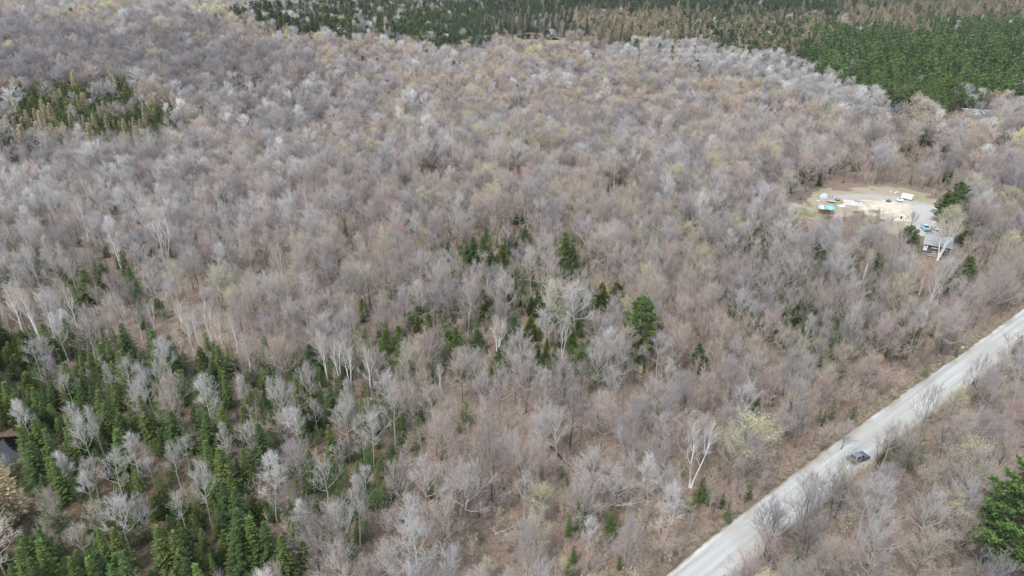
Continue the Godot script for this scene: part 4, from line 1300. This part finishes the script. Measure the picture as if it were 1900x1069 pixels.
func make_house() -> void:
	var h := thing("house", "small grey-roofed house with dark green walls below the sandy yard", "house", on(140.8, -212.2), -0.54)
	var green := Color(0.085, 0.105, 0.095)
	block(h, "foundation", Vector3(0, 0.3, 0), Vector3(7.5, 1.0, 8.9), Color(0.26, 0.27, 0.27))
	# four walls, the end walls with gables
	for k: Array in [["wall", Vector3(0, 2.35, 4.42), Vector3(7.6, 3.1, 0.18)], ["wall", Vector3(0, 2.35, -4.42), Vector3(7.6, 3.1, 0.18)]]:
		block(h, k[0], k[1], k[2], green)
	for sx: float in [-1.0, 1.0]:
		var s := Shape.new()
		var x := sx * 3.71
		var outline := PackedVector2Array([Vector2(-4.3, 0.8), Vector2(4.3, 0.8), Vector2(4.3, 3.9), Vector2(0, 5.55), Vector2(-4.3, 3.9)])
		var tris := Geometry2D.triangulate_polygon(outline)
		for side: float in [-0.09, 0.09]:
			for q in range(0, tris.size(), 3):
				var base := s.v.size()
				for j in 3:
					var p := outline[tris[q + j]]
					s.v.append(Vector3(x + side, p.y, p.x))
					s.n.append(Vector3(signf(side), 0, 0))
					s.c.append(green)
				var cw: bool = (s.v[base + 1] - s.v[base]).cross(s.v[base + 2] - s.v[base]).x * side > 0
				s.f.append_array([base, base + 2, base + 1] if cw else [base, base + 1, base + 2])
		part("wall", s.mesh(mats.paint), h)
	# roof: two slopes of shingle courses, a ridge cap, white fascia
	var grey := [Color(0.30, 0.30, 0.315), Color(0.27, 0.27, 0.285), Color(0.33, 0.33, 0.345)]
	var slope := atan2(1.75, 4.75)
	for sz: float in [-1.0, 1.0]:
		var roof := Node3D.new()
		roof.name = "roof"
		h.add_child(roof, true)
		for k in 12:
			var t := (k + 0.5) / 12.0
			var at := Vector3(0, lerpf(3.82, 5.66, t), sz * lerpf(4.95, 0.05, t))
			block(roof, "shingle_course", at, Vector3(8.3, 0.06, 0.5), grey[k * 7 % 3], Vector3(sz * (slope + 0.05), 0, 0))
		block(roof, "fascia", Vector3(0, 3.72, sz * 5.0), Vector3(8.32, 0.16, 0.05), Color(0.7, 0.7, 0.69))
	block(h, "ridge_cap", Vector3(0, 5.74, 0), Vector3(8.34, 0.07, 0.4), Color(0.3, 0.3, 0.31))
	block(h, "chimney", Vector3(1.8, 5.9, -1.2), Vector3(0.5, 1.3, 0.5), Color(0.3, 0.2, 0.16))
	# the pale entry bay at the near left corner
	block(h, "entry_panel", Vector3(-3.2, 2.6, 4.56), Vector3(1.15, 2.5, 0.12), Color(0.72, 0.73, 0.72))
	window(h, Vector3(-3.2, 3.2, 4.66), Vector2(0.7, 0.8), 1)
	window(h, Vector3(-0.6, 3.1, 4.56), Vector2(1.7, 0.85), 2)
	window(h, Vector3(2.3, 3.1, 4.56), Vector2(1.3, 0.85), 2)
	window(h, Vector3(-0.2, 1.2, 4.6), Vector2(1.4, 0.8), 2)
	window(h, Vector3(-3.84, 2.6, 1.0), Vector2(1.2, 1.0), 2, -PI / 2)
	window(h, Vector3(-3.84, 2.6, -2.2), Vector2(1.2, 1.0), 2, -PI / 2)
	var d := block(h, "door", Vector3(3.84, 1.9, 1.5), Vector3(0.08, 2.0, 0.9), Color(0.65, 0.65, 0.64))
	block(d, "handle", Vector3(0.07, 0, 0.32), Vector3(0.06, 0.05, 0.12), Color(0.2, 0.2, 0.2))
	var deck := thing("deck", "low weathered board deck under the front wall of the house", "deck", on(140.8, -212.2) + Vector3(0, 0, 0), -0.54)
	for k in 9:
		block(deck, "board", Vector3(0, 0.34, 4.75 + k * 0.16), Vector3(4.6, 0.04, 0.145), [Color(0.4, 0.36, 0.3), Color(0.36, 0.32, 0.27), Color(0.43, 0.39, 0.33)][k % 3])
	for sx: float in [-2.1, 0.0, 2.1]:
		block(deck, "post", Vector3(sx, 0.13, 5.9), Vector3(0.12, 0.36, 0.12), Color(0.3, 0.26, 0.22))


func make_vehicles() -> void:
	# two-tone blue pickup beside the house, nose towards it
	var t := thing("pickup_truck", "bright blue and white pickup truck parked behind the house", "truck", on(148.3, -232.4, 0.03), 1.36 + PI)
	var teal := Color(0.02, 0.3, 0.48)
	part("body", extruded([-2.7, 0.4, -2.7, 1.02, -0.55, 1.06, 0.9, 1.06, 2.35, 0.98, 2.68, 0.8, 2.7, 0.42], 1.2, 1.95, 1.9, teal), t)
	part("cab", extruded([-0.75, 1.04, -0.6, 1.72, 0.55, 1.76, 1.15, 1.05], 1.04, 1.84, 1.5, Color(0.35, 0.62, 0.72)), t)
	block(t, "bed_cover", Vector3(-1.65, 1.07, 0), Vector3(1.85, 0.06, 1.6), Color(0.3, 0.36, 0.4))
	block(t, "side_panel", Vector3(0.2, 0.72, -0.985), Vector3(4.6, 0.36, 0.03), Color(0.75, 0.77, 0.78))
	block(t, "side_panel", Vector3(0.2, 0.72, 0.985), Vector3(4.6, 0.36, 0.03), Color(0.75, 0.77, 0.78))
	block(t, "hood_stripe", Vector3(1.75, 1.04, 0), Vector3(0.35, 0.03, 1.6), Color(0.6, 0.8, 0.86), Vector3(0, 0, -0.05))
	block(t, "windshield", Vector3(0.88, 1.42, 0), Vector3(0.04, 0.76, 1.42), Color.WHITE, Vector3(0, 0, 0.70), mats.glass)
	block(t, "rear_window", Vector3(-0.72, 1.42, 0), Vector3(0.04, 0.42, 1.3), Color.WHITE, Vector3(0, 0, -0.2), mats.glass)
	for s: float in [-1.0, 1.0]:
		block(t, "side_window", Vector3(0.0, 1.42, s * 0.83), Vector3(0.9, 0.4, 0.04), Color.WHITE, Vector3(s * -0.33, 0, 0), mats.glass)
		block(t, "headlight", Vector3(2.7, 0.78, s * 0.72), Vector3(0.06, 0.16, 0.32), Color(0.8, 0.82, 0.84))
		block(t, "tail_light", Vector3(-2.71, 0.8, s * 0.85), Vector3(0.05, 0.3, 0.14), Color(0.35, 0.02, 0.02))
		wheel(t, Vector3(1.75, 0.36, s * 0.86), 0.37, 0.26)
		wheel(t, Vector3(-1.65, 0.36, s * 0.86), 0.37, 0.26)
	block(t, "bumper", Vector3(2.74, 0.52, 0), Vector3(0.14, 0.2, 1.8), Color(0.12, 0.12, 0.12))
	block(t, "bumper", Vector3(-2.76, 0.52, 0), Vector3(0.14, 0.18, 1.75), Color(0.4, 0.4, 0.4))
	# dark car on the gravel road
	var c := thing("parked_car", "dark blue-grey car stopped on the gravel road beside a broken snag", "car", on(67.9, -107.3, 0.14), 0.42)
	var slate := Color(0.075, 0.085, 0.11)
	part("body", extruded([-2.2, 0.35, -2.25, 0.85, -2.0, 0.98, -0.9, 1.0, 0.9, 0.98, 2.05, 0.86, 2.25, 0.66, 2.25, 0.35], 1.1, 1.8, 1.8, slate), c)
	part("cabin", extruded([-1.75, 0.98, -1.25, 1.46, 0.25, 1.5, 1.0, 0.97], 0.97, 1.7, 1.3, Color(0.16, 0.17, 0.2)), c)
	block(c, "windshield", Vector3(0.64, 1.24, 0), Vector3(0.03, 0.74, 1.22), Color.WHITE, Vector3(0, 0, 0.95), mats.glass)
	block(c, "rear_window", Vector3(-1.53, 1.23, 0), Vector3(0.03, 0.56, 1.2), Color.WHITE, Vector3(0, 0, -0.8), mats.glass)
	for s: float in [-1.0, 1.0]:
		block(c, "side_window", Vector3(-0.35, 1.24, s * 0.755), Vector3(1.55, 0.36, 0.03), Color.WHITE, Vector3(s * -0.4, 0, 0), mats.glass)
		block(c, "headlight", Vector3(2.24, 0.68, s * 0.62), Vector3(0.06, 0.14, 0.34), Color(0.75, 0.77, 0.8))
		block(c, "tail_light", Vector3(-2.24, 0.78, s * 0.66), Vector3(0.05, 0.14, 0.32), Color(0.35, 0.02, 0.02))
		block(c, "mirror", Vector3(0.75, 1.02, s * 0.98), Vector3(0.12, 0.12, 0.16), slate)
		wheel(c, Vector3(1.38, 0.32, s * 0.8), 0.33, 0.22)
		wheel(c, Vector3(-1.36, 0.32, s * 0.8), 0.33, 0.22)
	# trailers and small machines round the yard
	var w := thing("utility_trailer", "long white enclosed trailer at the back of the sandy yard", "trailer", on(158.8, -265.8), -0.8)
	block(w, "box", Vector3(0, 1.25, 0), Vector3(4.1, 1.6, 2.0), Color(0.82, 0.82, 0.82))
	block(w, "roof_edge", Vector3(0, 2.06, 0), Vector3(4.14, 0.05, 2.04), Color(0.75, 0.75, 0.75))
	block(w, "hitch", Vector3(2.6, 0.5, 0), Vector3(1.1, 0.1, 0.1), Color(0.1, 0.1, 0.1))
	for s: float in [-1.0, 1.0]:
		wheel(w, Vector3(-0.5, 0.33, s * 0.92), 0.33, 0.2)
	var u := thing("utility_cart", "small white utility cart beside the enclosed trailer", "cart", on(154.6, -263.2), -0.6)
	part("body", extruded([-1.1, 0.4, -1.1, 1.0, 0.1, 1.02, 0.35, 1.3, 0.8, 1.0, 1.2, 0.85, 1.2, 0.4], 1.1, 1.35, 1.2, Color(0.8, 0.8, 0.8)), u)
	block(u, "seat", Vector3(-0.1, 1.12, 0), Vector3(0.5, 0.2, 1.0), Color(0.05, 0.05, 0.05))
	for s: float in [-1.0, 1.0]:
		wheel(u, Vector3(0.75, 0.3, s * 0.62), 0.3, 0.22)
		wheel(u, Vector3(-0.7, 0.3, s * 0.62), 0.3, 0.22)
	quad_bike("grey four-wheeled bike standing at the edge of the sand", on(149.8, -262.6), 0.5, Color(0.22, 0.24, 0.27))
	quad_bike("white and black four-wheeled bike behind the house", on(151.6, -231.4), -0.9, Color(0.7, 0.7, 0.68))
	quad_bike("black and white four-wheeled bike behind the rubble slab", on(130.4, -264.6), 0.2, Color(0.5, 0.5, 0.5))
	var f := thing("flatbed_trailer", "low pale green flatbed trailer next to the rubble slab", "trailer", on(126.9, -262.0), -0.5)
	for k in 8:
		block(f, "plank", Vector3(-1.4 + k * 0.4, 0.62, 0), Vector3(0.37, 0.06, 1.8), Color(0.42, 0.46, 0.4) * (0.9 + 0.05 * (k % 4)))
	block(f, "rail", Vector3(0, 0.5, 0.8), Vector3(3.3, 0.14, 0.08), Color(0.06, 0.06, 0.06))
	block(f, "rail", Vector3(0, 0.5, -0.8), Vector3(3.3, 0.14, 0.08), Color(0.06, 0.06, 0.06))
	for s: float in [-1.0, 1.0]:
		wheel(f, Vector3(-0.2, 0.28, s * 1.02), 0.28, 0.18)
	# white vehicles glimpsed at the plantation edge
	far_car("white car half hidden at the plantation edge", 227.8, -422.6, 0.3)
	far_car("white car in front of the other at the plantation edge", 231.7, -414.2, 0.9)
	far_car("low white car near the long white trailer", 263.4, -419.5, 0.1)
	var l := thing("mobile_home", "long white mobile home at the plantation edge", "mobile home", on(284.0, -426.0), -0.35)
	block(l, "wall", Vector3(0, 1.75, 0), Vector3(18.0, 2.7, 3.8), Color(0.75, 0.76, 0.76))
	block(l, "roof", Vector3(0, 3.2, 0), Vector3(18.4, 0.2, 4.2), Color(0.8, 0.81, 0.82))
	block(l, "skirting", Vector3(0, 0.2, 0), Vector3(17.6, 0.5, 3.6), Color(0.3, 0.3, 0.3))
	for k in 4:
		window(l, Vector3(-6.5 + k * 4.0, 1.95, 1.92), Vector2(1.4, 1.0), 2)
	block(l, "door", Vector3(-4.4, 1.5, 1.93), Vector3(0.9, 2.0, 0.08), Color(0.35, 0.36, 0.38))


func quad_bike(label: String, at: Vector3, turn: float, col: Color) -> void:
	var q := thing("quad_bike", label, "quad bike", at, turn, "quad bikes in the yard")
	part("body", extruded([-0.95, 0.5, -0.9, 0.78, -0.1, 0.85, 0.25, 0.95, 0.85, 0.8, 0.95, 0.5], 0.9, 1.0, 0.7, col), q)
	block(q, "seat", Vector3(-0.3, 0.92, 0), Vector3(0.7, 0.14, 0.35), Color(0.03, 0.03, 0.03))
	block(q, "handlebar", Vector3(0.35, 1.12, 0), Vector3(0.06, 0.06, 0.75), Color(0.05, 0.05, 0.05))
	block(q, "rack", Vector3(-0.75, 0.9, 0), Vector3(0.5, 0.04, 0.8), Color(0.05, 0.05, 0.05))
	for s: float in [-1.0, 1.0]:
		wheel(q, Vector3(0.65, 0.3, s * 0.5), 0.3, 0.24, Color(0.1, 0.1, 0.1))
		wheel(q, Vector3(-0.65, 0.3, s * 0.5), 0.3, 0.24, Color(0.1, 0.1, 0.1))


func far_car(label: String, x: float, z: float, turn: float) -> void:
	var c := thing("white_car", label, "car", on(x, z), turn, "white cars at the plantation edge")
	part("body", extruded([-2.2, 0.35, -2.25, 0.85, -0.9, 1.0, 0.9, 0.98, 2.05, 0.86, 2.25, 0.35], 1.1, 1.8, 1.8, Color(0.78, 0.79, 0.8)), c)
	part("cabin", extruded([-1.75, 0.98, -1.25, 1.46, 0.25, 1.5, 1.0, 0.97], 0.97, 1.7, 1.3, Color(0.7, 0.71, 0.72)), c)
	block(c, "windshield", Vector3(0.64, 1.24, 0), Vector3(0.03, 0.74, 1.22), Color.WHITE, Vector3(0, 0, 0.95), mats.glass)
	for s: float in [-1.0, 1.0]:
		block(c, "side_window", Vector3(-0.35, 1.24, s * 0.755), Vector3(1.55, 0.36, 0.03), Color.WHITE, Vector3(s * -0.4, 0, 0), mats.glass)
		wheel(c, Vector3(1.38, 0.32, s * 0.8), 0.33, 0.22)
		wheel(c, Vector3(-1.36, 0.32, s * 0.8), 0.33, 0.22)


func mound(wide: float, deep: float, high: float, salt: float, col: Color, col2: Color, m: Material) -> ArrayMesh:
	# a lumpy sheet draped over something
	var s := Shape.new()
	var rings_n := 9
	var seg := 22
	for r in rings_n + 1:
		var t := float(r) / rings_n
		for k in seg:
			var w := TAU * k / seg
			var lump := 1.0 + 0.14 * sin(w * 3.0 + salt) + 0.08 * sin(w * 7.0 + salt * 2.0 + t * 4.0)
			var y := high * (1.0 - pow(t, 3.0)) * (1.0 + 0.12 * sin(w * 2.0 + t * 5.0 + salt)) - (0.06 if r == rings_n else 0.0)
			s.v.append(Vector3(cos(w) * wide * 0.5 * t * lump, y, sin(w) * deep * 0.5 * t * lump))
			s.c.append(col.lerp(col2, 0.5 + 0.5 * sin(w * 5.0 + salt + t * 3.0)))
			s.n.append(Vector3(cos(w) * t, 1.1 - t * 0.7, sin(w) * t).normalized())
	for r in rings_n:
		for k in seg:
			var i := r * seg + k
			var j := r * seg + (k + 1) % seg
			s.f.append_array([i, i + seg, j, j, i + seg, j + seg])
	return s.mesh(m)


func make_yard_things() -> void:
	var silver := thing("tarp_covered_boat", "boat under a silver grey tarp at the back corner of the grass", "boat", on(126.4, -268.4), 0.2)
	part("tarp", mound(4.6, 3.0, 1.7, 0.6, Color(0.5, 0.54, 0.57), Color(0.42, 0.46, 0.5), mats.paint), silver)
	block(silver, "trailer_rail", Vector3(0, 0.25, 0.7), Vector3(4.9, 0.12, 0.1), Color(0.1, 0.1, 0.1))
	block(silver, "trailer_rail", Vector3(0, 0.25, -0.7), Vector3(4.9, 0.12, 0.1), Color(0.1, 0.1, 0.1))
	var white := thing("leaning_panel", "upright white panel leaning at the tarp-covered boat", "panel", on(129.4, -267.2), 0.5)
	block(white, "sheet", Vector3(0, 0.8, 0), Vector3(1.3, 1.7, 0.05), Color(0.75, 0.76, 0.77), Vector3(0.35, 0, 0))
	block(white, "brace", Vector3(0, 0.5, -0.45), Vector3(0.08, 1.1, 0.06), Color(0.4, 0.33, 0.25), Vector3(-0.5, 0, 0))
	# the demolished trailer floor: a pale slab with low broken walls
	var slab := thing("rubble_slab", "pale demolished building floor with low broken white walls", "ruin", on(134.2, -259.6), -0.42)
	block(slab, "floor", Vector3(0, 0.25, 0), Vector3(6.6, 0.35, 5.0), Color(0.58, 0.52, 0.52))
	for k: Array in [[Vector3(0, 0.62, 2.42), Vector3(6.6, 0.45, 0.16)], [Vector3(-1.4, 0.6, -2.42), Vector3(3.8, 0.4, 0.16)], [Vector3(3.22, 0.7, 0.3), Vector3(0.16, 0.6, 4.0)], [Vector3(-3.22, 0.58, 0.6), Vector3(0.16, 0.35, 3.2)], [Vector3(0.6, 0.6, 0.2), Vector3(0.14, 0.4, 2.4)]]:
		block(slab, "broken_wall", k[0], k[1], Color(0.74, 0.7, 0.7))
	for k in 14:
		block(slab, "rubble", Vector3(rr(-2.9, 2.9), 0.52, rr(-2.1, 2.1)), Vector3(rr(0.25, 0.9), rr(0.12, 0.35), rr(0.2, 0.7)), [Color(0.75, 0.73, 0.74), Color(0.12, 0.11, 0.11), Color(0.5, 0.45, 0.42), Color(0.68, 0.6, 0.6)][k % 4], Vector3(0, rr(0, 3), 0))
	var tarp := thing("white_tarp", "crumpled white tarp spread between flatbed and rubble slab", "tarp", on(129.4, -258.0), 0.3)
	part("sheet", mound(4.2, 2.6, 0.4, 2.1, Color(0.74, 0.72, 0.73), Color(0.6, 0.57, 0.58), mats.paint), tarp)
	# shed with a patched roof
	var shed := thing("shed", "low brown shed with a patched grey and turquoise roof", "shed", on(119.6, -250.0), -0.28)
	block(shed, "wall", Vector3(0, 0.95, 1.5), Vector3(4.8, 1.9, 0.12), Color(0.13, 0.085, 0.06))
	block(shed, "wall", Vector3(0, 1.15, -1.5), Vector3(4.8, 2.3, 0.12), Color(0.13, 0.085, 0.06))
	for sx: float in [-1.0, 1.0]:
		block(shed, "wall", Vector3(sx * 2.34, 0.95, 0), Vector3(0.12, 1.9, 2.88), Color(0.15, 0.1, 0.07))
	var roof := Node3D.new()
	roof.name = "roof"
	shed.add_child(roof)
	for k in 6:
		block(roof, "roof_panel", Vector3(-2.35 + k * 0.94, 2.14 + 0.012 * (k % 2), 0), Vector3(0.95, 0.05, 3.7), [Color(0.4, 0.41, 0.42), Color(0.7, 0.7, 0.7), Color(0.3, 0.3, 0.32), Color(0.1, 0.5, 0.47), Color(0.25, 0.62, 0.58), Color(0.12, 0.52, 0.5)][k], Vector3(0.12, 0, 0))
	var barrel := thing("barrel", "black barrel standing at the edge of the sand", "barrel", on(145.2, -243.4))
	var bs := Shape.new()
	bs.tube(PackedVector3Array([Vector3(0, 0, 0), Vector3(0, 0.3, 0), Vector3(0, 0.6, 0), Vector3(0, 0.92, 0), Vector3(0, 0.93, 0)]), PackedFloat32Array([0.28, 0.31, 0.31, 0.29, 0.01]), 14, Color(0.03, 0.03, 0.03), Color(0.03, 0.03, 0.03))
	part("drum", bs.mesh(mats.paint), barrel)
	var lid := Shape.new()
	lid.tube(PackedVector3Array([Vector3(0, 0.9, 0), Vector3(0, 0.95, 0)]), PackedFloat32Array([0.3, 0.3]), 14, Color(0.06, 0.06, 0.06), Color(0.06, 0.06, 0.06))
	part("rim", lid.mesh(mats.paint), barrel)
	# brush heaps on the sand
	for b: Array in [[140.8, -246.0, 2.6, "grey heap of cut branches on the near edge of the sand"], [138.6, -250.5, 1.7, "smaller heap of grey branches beside the cut branch heap"]]:
		var heap := thing("brush_heap", b[3], "brush heap", on(b[0], b[1]))
		var hs := Shape.new()
		for k in 150:
			var at := Vector3(rr(-1, 1), 0, rr(-1, 1)) * float(b[2])
			at.y = maxf(0.0, 0.7 - at.length() * 0.25) * rng.randf()
			var d := Vector3(rr(-1, 1), rr(-0.1, 0.35), rr(-1, 1)).normalized() * rr(0.8, 2.2)
			hs.cone(at - d * 0.5 + Vector3.UP * 0.15, at + d * 0.5 + Vector3.UP * 0.15, rr(0.02, 0.06), tinted(Color(0.34, 0.3, 0.28), 0.35))
		part("branches", hs.mesh(mats.twig), heap)
	# loose boards and scraps
	var spots := [[137.5, -253.5, "pale"], [141.5, -251.0, "pale"], [135.0, -252.0, "rusty"], [143.5, -249.5, "pale"], [150.0, -247.0, "grey"], [153.0, -256.0, "grey"], [148.6, -266.8, "pale"], [158.2, -274.0, "white"], [159.6, -275.2, "white"], [157.3, -275.6, "white"], [124.5, -265.0, "pale"], [122.6, -264.2, "white"], [155.6, -239.8, "white"], [158.6, -240.4, "white"], [161.5, -238.6, "pale"]]
	var near := {"pale": Color(0.6, 0.55, 0.47), "rusty": Color(0.3, 0.12, 0.08), "grey": Color(0.35, 0.35, 0.36), "white": Color(0.78, 0.78, 0.77)}
	var place := ["between the slab and the sand", "on the sand's left side", "just below the rubble slab", "on the sand above the branch heap", "at the sand's lower right", "in the middle of the sand", "on the gravel above the sand", "at the yard's back edge, middle of three", "at the yard's back edge, right of three", "at the yard's back edge, left of three", "below the tarp-covered boat", "left of the flatbed trailer", "on brown soil right of the truck", "on brown soil below the pines", "on brown soil beside the driveway"]
	for k in spots.size():
		var s: Array = spots[k]
		var o := thing("scrap_board", "%s scrap board %s" % [s[2], place[k]], "board", on(s[0], s[1], 0.06), rr(0, PI), "loose boards in the yard")
		block(o, "board", Vector3.ZERO, Vector3(rr(0.8, 1.8), 0.06, rr(0.3, 0.6)), near[s[2]], Vector3(0, 0, 0.05))
		block(o, "batten", Vector3(0.1, 0.06, 0), Vector3(0.12, 0.06, rr(0.3, 0.5)), near[s[2]] * 0.8, Vector3(0, 0, 0.05))
	var post := thing("marker_post", "small white reflector post on the left road verge", "post", on(112.4, -148.6))
	block(post, "stake", Vector3(0, 0.6, 0), Vector3(0.1, 1.3, 0.1), Color(0.6, 0.58, 0.55))
	block(post, "reflector", Vector3(0, 1.1, 0.06), Vector3(0.45, 0.45, 0.05), Color(0.85, 0.85, 0.84))


func make_logs() -> void:
	var logs := [
		[7.7, -111.3, 13.7, -100.7, 0.2, "dark", "long dark fallen trunk slanting through the open wood"],
		[13.0, -109.1, 16.4, -105.0, 0.14, "dark", "short dark fallen trunk right of the long one"],
		[-17.7, -82.7, -8.9, -82.5, 0.16, "dark", "dark fallen trunk lying level at the bottom of the wood"],
		[11.9, -129.1, 14.4, -133.6, 0.12, "pale", "pale bleached log in the upper open wood"],
		[-21.5, -100.0, -18.2, -97.5, 0.1, "dark", "thin dark log beside the spruce thicket"],
		[-3.0, -88.0, 1.5, -90.5, 0.1, "pale", "pale thin log at the foot of the open wood"],
		[-67.0, -190.0, -59.0, -196.0, 0.14, "dark", "dark fallen trunk in the grey wood above the birches"],
		[30.0, -124.0, 34.5, -121.0, 0.12, "dark", "dark log in the wood left of the road"],
		[77.0, -98.0, 82.0, -94.0, 0.14, "dark", "dark fallen trunk in the wood across the road"],
		[72.0, -86.0, 78.0, -82.0, 0.12, "dark", "dark log behind the big white pine"],
		[-6.0, -160.0, 3.0, -161.5, 0.1, "pale", "pale fallen stem in the gap below the conifer cluster"],
	]
	for l: Array in logs:
		var a := Vector3(l[0], land(l[0], l[1]) + float(l[4]) * 0.7, l[1])
		var b := Vector3(l[2], land(l[2], l[3]) + float(l[4]) * 0.7, l[3])
		var col: Color = Color(0.075, 0.062, 0.05) if l[5] == "dark" else Color(0.5, 0.43, 0.36)
		var o := thing("fallen_log", l[6], "log", a, 0.0, "fallen logs in the near wood")
		var s := Shape.new()
		var pts := PackedVector3Array()
		var rad := PackedFloat32Array()
		for k in 7:
			pts.append((b - a) * (k / 6.0) + Vector3(rr(-0.12, 0.12), rr(-0.02, 0.05), rr(-0.12, 0.12)))
			rad.append(float(l[4]) * lerpf(1.2, 0.45, k / 6.0))
		s.tube(pts, rad, 7, col, col * 1.2)
		part("stem", s.mesh(mats.bark), o)
		var lim := Shape.new()
		for k in 9:
			var at := pts[2 + k % 5]
			var d := Vector3(rr(-1, 1), rr(0.2, 1.2), rr(-1, 1)).normalized()
			lim.cone(at, at + d * rr(0.5, 1.6), 0.035, col * 1.3)
		part("branch_stubs", lim.mesh(mats.bark), o)
	var snag := thing("broken_snag", "charred broken snag leaning beside the dark car", "snag", on(70.3, -104.9))
	var s := Shape.new()
	s.tube(PackedVector3Array([Vector3(0, -0.3, 0), Vector3(0.25, 1.2, 0.05), Vector3(0.55, 2.6, 0.05), Vector3(0.75, 3.6, 0.1), Vector3(0.95, 4.3, 0.0)]), PackedFloat32Array([0.36, 0.3, 0.27, 0.2, 0.03]), 8, Color(0.03, 0.025, 0.022), Color(0.09, 0.07, 0.06))
	part("trunk", s.mesh(mats.bark), snag)
	var sp := Shape.new()
	for k in 6:
		sp.cone(Vector3(0.5, 2.2 + k * 0.25, 0), Vector3(0.5, 2.6 + k * 0.3, 0) + Vector3(rr(-0.6, 0.6), 0.2, rr(-0.6, 0.6)), 0.06, Color(0.06, 0.05, 0.04))
	part("splinters", sp.mesh(mats.bark), snag)


func homestead() -> void:
	mats.rubber = coloured("rubber", 0.8)
	mats.car_paint = coloured("car_paint", 0.3)
	(mats.car_paint as StandardMaterial3D).metallic_specular = 0.5
	mats.glass = plain("window_glass", Color(0.02, 0.025, 0.03), 0.06)
	(mats.glass as StandardMaterial3D).metallic_specular = 0.5
	make_house()
	make_vehicles()
	make_yard_things()
	make_logs()
